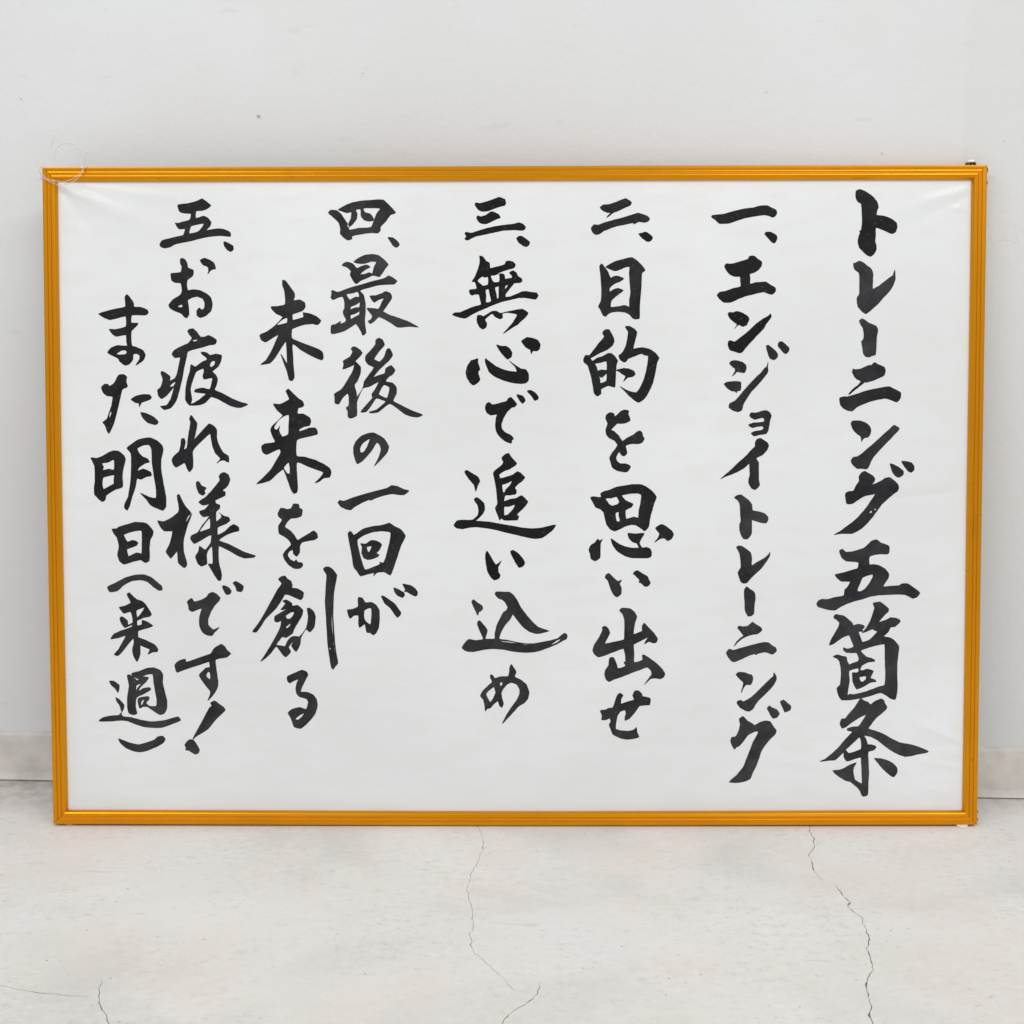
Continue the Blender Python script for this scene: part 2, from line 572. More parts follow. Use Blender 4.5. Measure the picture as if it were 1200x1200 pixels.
# rail cross-section: (distance in from the outer edge, depth behind the front plane)
def rail_profile(slope):
    p = [(0.0000, 0.0180), (0.0000, 0.0016), (0.0006, 0.0005), (0.0016, 0.0002), (0.0030, 0.0002)]
    for c in (0.0072, 0.0122):                     # two raised lines with polished facets
        top = 0.0011 - 0.00085 * math.tan(radians(slope))
        p += [(c - 0.0016, 0.0004), (c - 0.0015, 0.0011), (c - 0.00115, 0.0011), (c - 0.00030, top),
              (c + 0.00030, top), (c + 0.00115, 0.0011), (c + 0.0015, 0.0011), (c + 0.0016, 0.0004)]
    p += [(0.0145, 0.0006), (0.0156, 0.0014), (0.0168, 0.0030), (RW, 0.0046), (RW, 0.0078), (0.0120, 0.0078), (0.0120, 0.0180)]
    return p


def rail(side):
    bm = bmesh.new()
    PROF = rail_profile({'t': 12, 'b': 24}.get(side, 22))
    N = 60
    rings = []
    for i in range(N + 1):
        t = i / N
        ring = []
        for d, y in PROF:
            if side in 'tb':
                x = (-HW + d) + (2 * (HW - d)) * t
                z = (HH - d) if side == 't' else d
                if side == 'b':
                    z -= 0.0014 * sin(pi * t)          # the long bottom rail sags a little
                z += 0.0002 * sin(9 * t + (2 if side == 't' else 0))
            else:
                z = d + (HH - 2 * d) * t
                x = (-HW + d) if side == 'l' else (HW - d)
                x += (-0.0012 if side == 'l' else 0.0) * sin(pi * t)
            # mitre: hairline gap
            ring.append(bm.verts.new((x, y, z)))
        rings.append(ring)
    n = len(PROF)
    for A, B in zip(rings, rings[1:]):
        for k in range(n):
            bm.faces.new((A[k], A[(k + 1) % n], B[(k + 1) % n], B[k]))
    # mitred ends pulled apart by a tenth of a millimetre
    for ring, s in ((rings[0], 1), (rings[-1], -1)):
        for v in ring:
            if side in 'tb':
                v.co.x += s * 0.00022
            else:
                v.co.z += s * 0.00022
        bm.faces.new(ring)
    o = bm_obj("frame_rail", bm, M_GH if side in 'tb' else M_GV, root)
    return o


for s, lab in (('t', 'top rail with two fine bright beads'), ('b', 'bottom rail standing on the floor'), ('l', None), ('r', None)):
    o = rail(s)
    if lab:
        o["label"] = lab

bm = bmesh.new()
rbox(bm, (-HW + 0.013, 0.0090, 0.013), (HW - 0.013, 0.0125, HH - 0.013))
bm_obj("backing_board", bm, M_BOARD, root)


# paper surface: gentle cockling, corner creases and fold lines (depth offset in metres, negative = towards viewer)
def seg_ridge(x, z, ax, az, bx, bz, w0, w1, h):
    dx, dz = bx - ax, bz - az
    L2 = dx * dx + dz * dz
    t = ((x - ax) * dx + (z - az) * dz) / L2
    if t < -0.05 or t > 1.1:
        return 0.0
    t = max(0.0, t)
    L = math.sqrt(L2)
    d = ((x - ax) * -dz + (z - az) * dx) / L
    w = w0 + (w1 - w0) * t
    fade = max(0.0, 1 - max(0.0, t - 0.1) / 1.0) ** 1.2
    fade *= min(1.0, (t + 0.05) / 0.1)
    return h * fade * exp(-(d / w) ** 2)


def fold(x, z, ax, az, bx, bz, tilt, reach):
    """a soft fold: surface kinks along the line and relaxes away from it"""
    dx, dz = bx - ax, bz - az
    L = math.hypot(dx, dz)
    t = ((x - ax) * dx + (z - az) * dz) / (L * L)
    d = abs(((x - ax) * -dz + (z - az) * dx) / L)
    m = max(0.0, min(1.0, (t + 0.1) / 0.2)) * max(0.0, min(1.0, (1.2 - t) / 0.3))
    return tilt * reach * exp(-d / reach) * m


def paper_y(x, z):
    y = 0.00055 * sin(x * 6.1 + 1.3) * sin(z * 9.7 + 0.5) + 0.00038 * sin(x * 3.0 + z * 14.0) + 0.00016 * sin(x * 17 - z * 6.0 + 2)
    y -= seg_ridge(x, z, -0.594, 0.8400, -0.430, 0.765, 0.0030, 0.020, 0.0034)
    y += seg_ridge(x, z, -0.594, 0.8380, -0.520, 0.742, 0.0030, 0.016, 0.0020)
    y -= seg_ridge(x, z, -0.594, 0.842, -0.40, 0.815, 0.0030, 0.010, 0.0018)
    y -= seg_ridge(x, z, 0.594, 0.8330, 0.440, 0.785, 0.0025, 0.012, 0.0016)
    y += seg_ridge(x, z, 0.594, 0.8240, 0.470, 0.765, 0.0025, 0.010, 0.0011)
    y -= seg_ridge(x, z, 0.594, 0.8035, 0.550, 0.808, 0.0012, 0.004, 0.0014)
    y -= seg_ridge(x, z, 0.594, 0.1070, 0.500, 0.150, 0.0020, 0.012, 0.0020)
    y -= seg_ridge(x, z, 0.594, 0.0740, 0.520, 0.088, 0.0015, 0.008, 0.0016)
    y -= seg_ridge(x, z, -0.594, 0.0200, -0.52, 0.09, 0.0030, 0.014, 0.0006)
    y += fold(x, z, -0.59, 0.194, -0.15, 0.227, 0.11, 0.006)
    y += fold(x, z, 0.43, 0.422, 0.60, 0.441, 0.16, 0.007)
    y += fold(x, z, -0.12, 0.600, 0.30, 0.612, 0.04, 0.006)
    y += fold(x, z, -0.20, 0.36, 0.05, 0.40, 0.035, 0.007)
    e = min(x + 0.5925, 0.5925 - x, z - 0.0195, 0.842 - z)
    k = max(0.0, min(1.0, (e + 0.002) / 0.02))
    return 0.0072 + y * (0.25 + 0.75 * k) - 0.0010 * (0.0 + k)


vs, fs = [], []
nx, nz = 380, 270
for j in range(nz + 1):
    for i in range(nx + 1):
        x, z = -0.5965 + 1.193 * i / nx, 0.0155 + 0.8310 * j / nz
        vs.append((x, paper_y(x, z), z))
for j in range(nz):
    for i in range(nx):
        a = j * (nx + 1) + i
        fs.append((a, a + nx + 1, a + nx + 2, a + 1)[::-1])
paper = mesh_obj("paper_sheet", vs, fs, M_PAPER, root, smooth=True)
paper["label"] = "white gloss-coated sheet, creased at its upper corners"

# ------------------------------------------------------------ brushed characters
# outlines in tenths of a millimetre on the sheet: @character grey, P outline, H counter, dry-brush slit, and two cut-out white glints in the title グ
INK = """
@ト 36
P4430,8282 4484,8302 4561,8271 4651,8206 4700,8145 4721,8079 4701,8021 4698,7970 4785,7960 4896,7918 4958,7870 4968,7816 4946,7754 4905,7731 4828,7761 4745,7796 4690,7809 4688,7707 4681,7631 4699,7583 4696,7522 4666,7467 4625,7439 4584,7453 4528,7501 4479,7556 4460,7625 4468,7693 4487,7741 4481,7766 4500,7776 4513,7885 4508,8022 4496,8118 4452,8145 4428,8193
@レ 62
P4402,7351 4433,7357 4474,7382 4516,7371 4571,7330 4634,7284 4660,7220 4657,7117 4658,7020 4740,7062 4836,7137 4918,7199 4942,7267 4948,7205 4949,7144 4920,7061 4865,6979 4797,6910 4729,6828 4674,6780 4619,6731 4571,6701 4530,6725 4474,6787 4459,6842 4454,6904 4486,6959 4487,7089 4478,7227 4420,7275
@ー 67
P4489,6608 4517,6638 4551,6628 4607,6587 4705,6545 4733,6500 4720,6414 4714,6318 4706,6173 4668,6159 4619,6141 4578,6149 4549,6187 4535,6263 4523,6346 4547,6373 4551,6442 4539,6518 4511,6559
@ニ 50
P4407,5948 4417,5989 4448,5980 4517,5989 4620,6037 4655,6035 4694,6072 4738,6048 4822,6011 4839,5965 4820,5903 4775,5878 4671,5834 4588,5813 4533,5827 4470,5855 4435,5890
P4533,5834 4568,5816 4506,5765 4437,5710 4372,5657 4361,5661 4423,5731 4485,5779
P4246,5613 4313,5630 4341,5627 4465,5661 4590,5703 4728,5734 4839,5754 4894,5758 4950,5730 5041,5681 5041,5619 5021,5584 4994,5557 4924,5582 4847,5605 4785,5598 4660,5571 4536,5523 4467,5488 4415,5440 4356,5449 4294,5481 4258,5523
@ン 56
P4400,5273 4413,5311 4469,5317 4538,5310 4594,5287 4643,5245 4662,5196 4652,5141 4624,5102 4576,5092 4555,5072 4541,5041 4531,5106 4471,5155 4429,5197
P4963,5259 4991,5245 5012,5231 5033,5217 5012,5182 4978,5147 4916,5078 4820,4981 4752,4904 4704,4849 4669,4793 4642,4724 4615,4685 4545,4692 4490,4692 4448,4724 4420,4752 4405,4794 4432,4839 4488,4849 4543,4884 4612,4946 4681,5002 4763,5078 4846,5155 4915,5217
@グ 52
P4512,4585 4539,4633 4587,4658 4629,4637 4692,4598 4724,4557 4707,4515 4673,4480 4742,4501 4811,4536 4853,4566 4915,4577 4964,4542 5021,4487 5035,4438 5015,4392 4967,4361 4898,4298 4815,4222 4754,4138 4692,4054 4623,3971 4554,3908 4485,3866 4429,3841 4332,3842 4262,3838 4192,3824 4276,3873 4359,3936 4428,3985 4511,4061 4579,4138 4634,4208 4689,4292 4730,4361 4674,4350 4591,4334 4508,4285 4439,4236 4397,4225 4355,4236 4341,4306 4337,4362 4375,4392 4444,4401 4478,4473 4517,4529
H4711,4159 4746,4169 4733,4145
H4656,4117 4680,4145 4687,4117 4663,4107
P4917,4758 4962,4744 5032,4709 5095,4654 5089,4612 5047,4581 5020,4577 4978,4605 4949,4647 4928,4710
P5066,4786 5128,4786 5198,4765 5229,4723 5231,4674 5193,4640 5151,4661 5108,4716
@五 58
P4264,3614 4306,3638 4348,3600 4432,3604 4515,3628 4585,3652 4640,3698 4681,3740 4751,3761 4807,3719 4898,3688 4919,3663 4913,3586 4893,3572 4795,3572 4739,3565 4670,3544 4656,3523 4660,3436 4727,3436 4797,3418 4867,3375 4917,3312 4910,3256 4869,3200 4842,3144 4940,3151 5051,3158 5093,3183 5163,3183 5233,3137 5325,3062 5290,3010 5235,2989 5179,3015 5123,3039 5025,3043 4899,3039 4787,3032 4676,3015 4564,2978 4453,2948 4369,2919 4272,2870 4210,2832 4119,2842 3992,2880 3971,2913 3992,2955 4040,2979 4117,2976 4201,3001 4326,3025 4340,3102 4374,3137 4411,3207 4366,3214 4296,3214 4247,3250 4209,3299 4254,3313 4323,3329 4435,3362 4504,3383 4520,3453 4503,3467 4433,3474 4350,3481 4300,3523
H4575,3263 4700,3305 4708,3277 4660,3186 4605,3116 4549,3081 4505,3088 4534,3172
@箇 61
P4196,2744 4224,2779 4273,2772 4329,2762 4386,2716 4442,2666 4456,2635 4526,2652 4596,2631 4604,2610 4576,2582 4583,2547 4541,2556 4527,2540 4549,2476 4578,2413 4668,2441 4765,2540 4772,2556 4737,2568 4709,2585 4667,2568 4569,2533 4625,2596 4679,2694 4713,2793 4733,2863 4712,2926 4747,2936 4802,2945 4859,2905 4915,2856 4916,2821 4860,2765 4792,2680 4875,2701 4945,2737 5015,2729 5064,2708 5074,2687 5044,2652 5002,2617 4946,2610 4919,2554 4857,2486 4948,2469 5004,2427 5058,2356 5048,2258 5034,2102 5038,1947 5043,1806 5034,1721 5014,1653 4958,1664 4901,1707 4831,1742 4761,1728 4677,1700 4565,1671 4411,1647 4313,1647 4277,1693 4248,1806 4290,1848 4303,1961 4297,2074 4279,2159 4251,2194 4192,2222 4251,2246 4307,2230 4370,2215 4377,2173 4406,2117 4462,2138 4525,2162 4534,2194 4517,2244 4502,2272 4432,2272 4369,2275 4327,2314 4334,2342 4383,2321 4459,2349 4456,2385 4430,2441 4402,2504 4332,2483 4249,2427 4200,2392 4144,2373 4165,2441 4220,2540 4261,2610 4274,2666 4246,2702 4211,2723
H4558,2300 4683,2349 4865,2385 4873,2300 4875,2159 4883,2018 4878,1877 4869,1841 4815,1831 4718,1792 4592,1749 4466,1721 4417,1728 4389,1707 4396,1778 4415,1905 4407,2032 4526,2067 4533,2032 4512,2011 4449,2011 4450,1947 4458,1877 4508,1789 4605,1827 4689,1877 4766,1891 4744,1919 4688,1940 4729,2032 4638,2060 4589,2039 4554,2046 4574,2102 4658,2145 4742,2159 4741,2180 4699,2201 4629,2222 4572,2279
H4541,1947 4583,1958 4632,1961 4625,1919 4591,1891 4563,1893
@条 66
P4565,1671 4607,1636 4657,1622 4692,1587 4748,1629 4831,1664 4867,1643 4881,1601 4910,1558 4896,1523 4834,1466 4764,1403 4709,1332 4668,1268 4752,1240 4865,1197 4964,1140 5077,1084 5232,1055 5345,1020 5465,963 5416,942 5318,928 5241,906 5157,896 5079,920 4980,970 4881,1041 4782,1119 4697,1162 4613,1173 4641,1126 4663,1055 4705,1055 4755,1041 4776,1020 4748,984 4671,959 4676,814 4682,672 4676,529 4671,387 4643,366 4601,366 4572,430 4536,479 4479,529 4437,560 4380,572 4295,622 4232,671 4207,707 4294,714 4364,742 4420,778 4518,816 4484,757 4475,700 4485,643 4500,586 4592,532 4590,672 4582,799 4574,885 4490,863 4392,831 4363,863 4349,899 4348,949 4293,899 4237,849 4153,842 4033,828 4110,863 4194,934 4277,1012 4347,1098 4416,1176 4458,1222 4387,1247 4394,1268 4457,1289 4541,1299 4596,1381 4638,1452 4568,1424 4456,1353 4373,1289 4324,1268 4295,1332 4315,1395 4365,1402 4413,1466 4482,1544 4530,1622
H4554,1152 4571,1112 4575,998 4517,970 4419,939 4376,984 4418,1027 4487,1091
P4750,871 4841,868 4925,845 4996,807 5053,743 5054,686 5012,622 4956,650 4885,714 4842,757 4792,821
@一 34
P2563,7955 2574,7974 2715,7989 2853,8026 2990,8057 3115,8073 3197,8096 3280,8096 3349,8065 3402,8038 3409,7997 3391,7963 3353,7945 3316,7963 3253,7977 3129,7963 2991,7936 2881,7902 2785,7871 2667,7868 2612,7917
@、 34
P3252,7734 3280,7758 3331,7755 3379,7734 3410,7709 3414,7675 3394,7627 3374,7613 3339,7634 3297,7682
@エ 36
P2736,7320 2758,7351 2816,7347 2926,7374 3037,7408 3057,7443 3098,7453 3133,7442 3168,7408 3219,7374 3210,7312 3176,7271 3121,7236 3063,7216 3070,7161 3067,7089 3136,7106 3219,7112 3274,7115 3329,7078 3392,7043 3403,7009 3386,6975 3351,6954 3303,6965 3247,6986 3137,6964 2998,6927 2916,6896 2819,6852 2729,6852 2680,6893 2641,6944 2677,6985 2749,6996 2845,7031 2949,7058 2945,7120 2939,7182 2858,7189 2803,7216 2761,7265
@ン 33
P2785,6700 2799,6724 2854,6721 2903,6737 2972,6714 3035,6679 3063,6638 3042,6589 3029,6558 2973,6541 2932,6562 2904,6548 2870,6507 2904,6569 2848,6610 2806,6652
P3339,6706 3347,6665 3326,6630 3278,6568 3251,6513 3182,6444 3100,6355 3031,6279 2976,6210 2941,6196 2865,6220 2816,6235 2788,6300 2795,6348 2822,6359 2871,6341 2933,6383 3043,6472 3153,6575 3250,6644 3305,6672
@ジ 50
P2810,6061 2831,6093 2886,6102 2977,6079 3026,6037 3026,5989 3005,5940 2950,5947 2908,5954 2874,5920 2846,5895 2867,5933 2887,5968 2880,5996 2845,6023
P2740,5795 2770,5816 2867,5830 2958,5820 2962,5767 2954,5712 2910,5701 2903,5677 2889,5698 2840,5705 2785,5740
P3312,6085 3307,6016 3311,5960 3297,5926 3228,5843 3173,5774 3097,5698 3043,5615 2994,5531 2974,5455 2926,5432 2870,5446 2807,5490 2814,5539 2890,5580 2966,5670 3062,5781 3145,5871 3214,5933 3269,6002 3296,6023
P3284,6292 3311,6299 3350,6271 3406,6223 3436,6182 3431,6140 3386,6106 3337,6126 3316,6168 3295,6237
P3439,6320 3467,6347 3502,6336 3551,6292 3586,6253 3569,6209 3538,6184 3503,6209 3468,6251 3444,6278
@ョ 48
P3076,5379 3093,5420 3162,5420 3231,5441 3294,5451 3336,5427 3360,5385 3343,5323 3330,5240 3319,5191 3296,5149 3220,5136 3136,5118 3097,5154 3150,5181 3219,5191 3261,5212 3247,5247 3177,5240 3122,5226 3073,5247 3066,5265 3121,5288 3205,5295 3267,5306 3267,5344 3239,5358 3149,5334 3107,5351
@イ 50
P3151,5031 3172,5073 3220,5090 3262,5066 3311,5031 3329,4989 3305,4934 3250,4871 3166,4830 3198,4774 3200,4655 3203,4544 3214,4474 3156,4416 3107,4439 3071,4502 3071,4558 3085,4600 3084,4670 3076,4760 3014,4704 2917,4649 2834,4614 2764,4589 2702,4558 2750,4600 2833,4670 2930,4767 3027,4851 3096,4927 3151,4983
@ト 62
P2885,4314 2919,4342 2975,4352 3017,4321 3073,4279 3115,4223 3123,4146 3200,4132 3283,4104 3326,4062 3329,4020 3298,3978 3229,3988 3145,4013 3117,4021 3115,3944 3111,3839 3083,3797 3056,3769 3007,3776 2979,3818 2957,3888 2953,3958 2970,4000 2965,4111 2955,4237 2927,4279
@レ 59
P2917,3667 2945,3682 2987,3678 3050,3636 3099,3594 3116,3538 3117,3425 3191,3467 3288,3523 3337,3568 3357,3600 3351,3544 3302,3467 3247,3390 3164,3313 3094,3243 3060,3198 3018,3187 2976,3208 2954,3271 2937,3334 2975,3397 2970,3496 2959,3580 2931,3629
@ー 58
P3021,3103 3053,3145 3088,3117 3152,3074 3170,3004 3156,2906 3147,2786 3112,2758 3070,2758 3034,2835 3029,2948
@ニ 65
P2938,2603 2955,2627 3015,2617 3071,2627 3134,2678 3169,2652 3239,2610 3260,2575 3205,2523 3128,2512 3044,2483 2988,2452 2932,2402 2891,2354 2925,2416 2974,2467 3016,2498 2981,2547
P2789,2272 2828,2321 2884,2307 2961,2328 3087,2364 3213,2396 3283,2410 3342,2406 3388,2371 3437,2342 3454,2300 3403,2251 3354,2265 3298,2283 3200,2258 3183,2244 3165,2258 3074,2230 2976,2180 2885,2149 2843,2180
@ン 63
P2921,1982 2949,2014 3033,2011 3090,1989 3132,1975 3146,1933 3135,1883 3112,1848 3056,1848 3021,1806 2990,1738 3007,1806 3020,1876 2971,1926
P3419,2011 3447,1968 3455,1926 3427,1862 3372,1792 3288,1707 3218,1636 3177,1579 3149,1530 3100,1494 3044,1508 2980,1544 2938,1600 2941,1629 2987,1643 3022,1625 3120,1678 3204,1756 3287,1841 3371,1926 3412,1961
@グ 66
P2967,1395 3016,1428 3080,1367 3144,1331 3172,1310 3249,1353 3319,1371 3375,1360 3411,1303 3460,1239 3447,1197 3377,1126 3307,1040 3259,955 3238,884 3197,770 3155,685 3121,600 3058,564 2966,545 2840,550 2944,649 3028,756 3083,898 3152,1083 3224,1225 3179,1228 3081,1175 3026,1097 2970,1033 2935,1019 2911,988 2878,1040 2857,1097 2871,1147 2927,1161 2968,1253 2982,1324
P3334,1537 3362,1569 3402,1544 3465,1516 3498,1466 3466,1416 3414,1402 3381,1445 3357,1494
P3506,1629 3552,1647 3598,1608 3647,1565 3641,1516 3571,1483 3545,1530
@二 50
P1119,8077 1160,8111 1222,8114 1305,8138 1388,8172 1450,8193 1499,8168 1529,8141 1510,8104 1444,8077 1361,8036 1285,8008 1237,7967 1202,7944 1237,7988 1264,8008 1209,8013 1154,8040
P1005,7808 1036,7855 1099,7854 1182,7885 1306,7919 1416,7946 1499,7971 1610,8005 1679,7987 1734,7966 1766,7929 1741,7898 1693,7884 1624,7894 1562,7864 1548,7880 1444,7857 1334,7837 1237,7803 1168,7776 1120,7741 1071,7728 1030,7749
@、 30
P1622,7740 1659,7747 1707,7764 1763,7733 1804,7692 1784,7651 1738,7637 1680,7672 1645,7706
@目 48
P1116,7323 1141,7354 1183,7309 1225,7247 1259,7171 1308,7194 1363,7194 1432,7161 1377,7123 1308,7095 1246,7040 1246,6992 1308,7026 1357,7037 1426,7010 1378,6971 1308,6916 1267,6875 1260,6795 1364,6803 1447,6817 1503,6795 1503,6875 1519,6985 1509,7122 1502,7233 1504,7315 1446,7308 1377,7277 1321,7260 1266,7277 1194,7309 1238,7343 1321,7384 1418,7411 1535,7436 1598,7397 1667,7328 1706,7267 1668,7239 1661,7163 1655,7026 1641,6874 1636,6750 1635,6647 1587,6637 1545,6651 1510,6695 1448,6726 1364,6737 1281,6730 1226,6703 1191,6671 1156,6696 1129,6758 1101,6800 1135,6875 1142,7027 1130,7192
@的 42
P1154,6461 1185,6500 1240,6503 1271,6454 1303,6392 1307,6344 1282,6295 1213,6240 1130,6206 1053,6164 998,6130 1026,6095 1088,6137 1158,6157 1220,6192 1269,6196 1317,6157 1355,6102 1338,6046 1332,5977 1325,5853 1318,5756 1284,5762 1228,5776 1138,5728 1138,5673 1089,5638 1047,5680 1033,5770 1012,5881 984,5978 963,6040 915,6082 908,6116 935,6171 984,6169 1053,6254 1116,6337 1178,6413
H1058,6061 1130,6074 1206,6091 1213,6033 1211,5980 1144,5984 1095,5971 1081,6019
H1110,5894 1151,5880 1211,5933 1207,5839 1131,5808 1124,5867
P1448,6544 1504,6546 1573,6509 1604,6468 1587,6392 1557,6253 1616,6264 1678,6270 1768,6250 1838,6205 1894,6135 1866,6073 1846,5963 1812,5810 1757,5686 1701,5602 1632,5558 1576,5582 1506,5644 1437,5714 1381,5767 1478,5714 1597,5686 1652,5755 1700,5866 1735,6004 1752,6159 1713,6170 1658,6191 1588,6164 1491,6126 1463,6088 1436,6081 1391,6109 1366,6164 1421,6212 1456,6281 1476,6364 1490,6475
P1332,5974 1353,5984 1436,6002 1505,5994 1568,5963 1582,5921 1554,5894 1485,5880 1429,5827 1450,5880 1457,5901 1408,5929 1367,5963
@を 48
P1198,5346 1208,5395 1250,5425 1305,5416 1319,5374 1354,5402 1396,5443 1451,5461 1500,5450 1493,5408 1521,5325 1480,5297 1424,5283 1354,5284 1313,5249 1271,5200 1313,5179 1369,5124 1418,5054 1480,5096 1564,5137 1605,5172 1647,5189 1675,5165 1682,5123 1706,5086 1682,5040 1641,5019 1536,5019 1460,4991 1474,4936 1478,4894 1439,4856 1404,4873 1376,4915 1342,4859 1335,4824 1356,4783 1398,4758 1467,4757 1526,4727 1516,4692 1475,4650 1412,4654 1342,4671 1286,4713 1265,4783 1251,4838 1286,4901 1334,4964 1355,5005 1313,5061 1244,5096 1209,5138 1199,5200 1226,5284
@思 44
P1001,4316 1036,4330 1141,4320 1134,4371 1175,4395 1245,4413 1343,4455 1454,4473 1552,4487 1663,4487 1733,4455 1817,4392 1866,4319 1839,4252 1811,4154 1784,4056 1763,3931 1715,3877 1666,3910 1603,3952 1540,3961 1456,3938 1386,3903 1316,3875 1260,3903 1211,3973 1190,4057 1176,4120 1134,4162 1071,4190 1043,4239
H1201,4301 1273,4308 1343,4325 1378,4259 1357,4231 1288,4208 1246,4232
H1413,4343 1510,4364 1622,4371 1664,4353 1661,4266 1637,4154 1626,4050 1567,4064 1470,4036 1462,4148 1539,4189 1564,4231 1525,4250 1462,4280
H1332,4115 1372,4127 1372,4085 1386,4008 1351,4001 1333,4057
P1491,3847 1582,3840 1710,3847 1680,3798 1645,3721 1680,3657 1736,3664 1785,3643 1804,3601 1800,3545 1765,3524 1667,3522 1555,3524 1457,3550 1359,3609 1303,3679 1268,3777 1317,3749 1387,3700 1485,3665 1569,3653 1638,3658 1610,3714 1554,3735 1512,3777
P1100,3774 1124,3749 1163,3774 1135,3721 1132,3623 1128,3525 1066,3483 1012,3511 998,3581 981,3630 1009,3693 1058,3721
P1854,3916 1889,3944 1938,3965 1994,3937 2064,3881 2092,3832 2064,3776 2015,3748 1973,3783 1918,3776 1841,3727 1890,3790 1906,3846 1875,3881
@い 55
P1195,3265 1213,3307 1248,3321 1290,3279 1367,3216 1416,3237 1385,3181 1409,3131 1405,3047 1354,3008 1312,3033 1269,3117 1234,3223
P1563,3317 1584,3345 1618,3359 1682,3321 1752,3279 1773,3230 1791,3194 1759,3152 1717,3148 1668,3194 1640,3199 1647,3230 1598,3286
@出 59
P1386,2829 1410,2861 1459,2864 1529,2853 1585,2808 1614,2751 1589,2667 1572,2519 1642,2540 1684,2561 1684,2625 1712,2667 1761,2611 1839,2533 1888,2455 1874,2413 1839,2399 1776,2420 1713,2385 1741,2441 1762,2477 1671,2434 1573,2378 1580,2258 1580,2145 1651,2159 1693,2180 1685,2237 1706,2247 1770,2208 1868,2138 1953,2053 1988,1989 1967,1947 1925,1926 1855,1936 1799,1926 1743,1876 1715,1845 1764,1919 1813,1989 1805,2032 1756,2081 1658,2046 1546,2004 1420,1954 1321,1919 1251,1888 1216,1912 1192,1982 1202,2039 1244,2103 1258,2201 1293,2213 1321,2194 1356,2103 1363,2067 1433,2077 1468,2103 1447,2142 1468,2159 1461,2258 1440,2328 1320,2286 1194,2237 1110,2213 1061,2251 1033,2300 1061,2385 1117,2470 1165,2575 1158,2604 1193,2625 1236,2597 1261,2533 1229,2470 1194,2392 1292,2410 1376,2427 1446,2448 1453,2582 1453,2695 1431,2780
@せ 58
P1137,1505 1210,1515 1245,1536 1301,1543 1336,1636 1364,1714 1399,1738 1437,1706 1413,1664 1409,1593 1491,1621 1582,1650 1564,1706 1589,1763 1631,1770 1680,1735 1694,1692 1744,1685 1797,1664 1786,1579 1716,1576 1653,1565 1604,1494 1527,1402 1463,1369 1463,1423 1477,1466 1463,1511 1407,1494 1365,1437 1344,1338 1340,1260 1408,1236 1506,1231 1576,1246 1616,1281 1621,1224 1650,1153 1605,1136 1492,1118 1394,1139 1302,1189 1278,1253 1253,1317 1274,1352 1264,1402 1210,1380 1154,1380 1161,1437
@三 32
P-503,8115 -492,8142 -437,8135 -354,8156 -271,8183 -190,8213 -146,8199 -112,8183 -102,8135 -119,8107 -174,8094 -243,8071 -326,8039 -409,8030 -458,8053
P-481,7944 -472,7975 -423,7964 -354,7985 -299,8026 -250,8021 -195,7991 -174,7950 -230,7929 -285,7902 -354,7871 -423,7875 -458,7903
P-636,7752 -611,7766 -562,7752 -493,7770 -382,7806 -244,7838 -105,7857 -8,7867 68,7885 123,7864 155,7829 137,7792 89,7785 6,7792 -133,7785 -271,7758 -396,7731 -493,7710 -542,7690 -601,7660 -636,7676 -615,7711
@、 30
P36,7682 61,7709 102,7713 151,7682 210,7634 199,7599 165,7575 116,7593 68,7627
@無 32
P-445,7459 -397,7445 -362,7394 -316,7367 -307,7298 -217,7318 -120,7346 -99,7387 -57,7394 -9,7380 22,7345 5,7304 -78,7280 -175,7249 -217,7225 -147,7229 -120,7208 -113,7160 -64,7167 -23,7173 -23,7201 -57,7242 -9,7266 33,7242 54,7194 102,7166 109,7132 81,7111 5,7105 -51,7036 -106,6967 -106,6926 -37,6935 46,6967 102,6994 157,7001 227,6987 296,6980 317,6946 289,6900 227,6904 144,6918 60,6916 -51,6891 -162,6864 -259,6829 -356,6788 -454,6747 -537,6706 -627,6655 -704,6665 -801,6699 -766,6727 -704,6727 -592,6775 -509,6806 -426,6830 -439,6906 -453,6961 -509,6961 -547,6950 -575,6982 -578,7019 -529,7027 -481,7037 -494,7099 -508,7126 -543,7124 -508,7181 -473,7264 -445,7346 -441,7415
H-473,7140 -411,7192 -376,7181 -335,7188 -335,7091 -397,7071 -432,7099
H-300,7202 -245,7208 -189,7225 -189,7126 -245,7115 -275,7133
H-367,7016 -328,7029 -314,6961 -294,6878 -328,6857 -363,6861 -359,6933
H-245,7050 -196,7064 -196,7002 -196,6919 -217,6905 -228,6974
H-109,7070 -71,7087 -92,7050 -113,7029
P-470,6692 -433,6692 -398,6678 -356,6699 -287,6740 -231,6747 -176,6719 -79,6739 32,6760 109,6771 157,6746 189,6718 143,6656 88,6608 46,6567 -9,6539 -79,6491 -141,6450 -79,6519 -9,6601 46,6698 -23,6719 -93,6726 -151,6712 -145,6657 -183,6643 -245,6674 -280,6712 -343,6671 -377,6636 -350,6581 -364,6533 -405,6512 -447,6540 -475,6595 -481,6657
@心 33
P99,6353 129,6380 178,6405 254,6391 310,6369 345,6311 331,6248 296,6228 247,6228 227,6189 215,6242 157,6276
P-229,6309 -163,6291 -100,6291 -58,6263 -24,6207 -31,6152 -79,6120 -121,6152 -170,6215
P-371,6132 -316,6090 -232,6028 -135,5986 -38,5962 39,5962 18,6021 -65,6104 4,6055 94,5996 157,5986 192,5930 192,5847 157,5813 87,5803 -24,5816 -135,5848 -260,5903 -323,5959 -351,6021 -374,6090
P-469,6132 -469,6077 -441,5994 -466,5959 -453,5897 -439,5855 -476,5813 -532,5783 -574,5820 -615,5890 -625,5952 -608,6028 -559,6104 -510,6118
@で 32
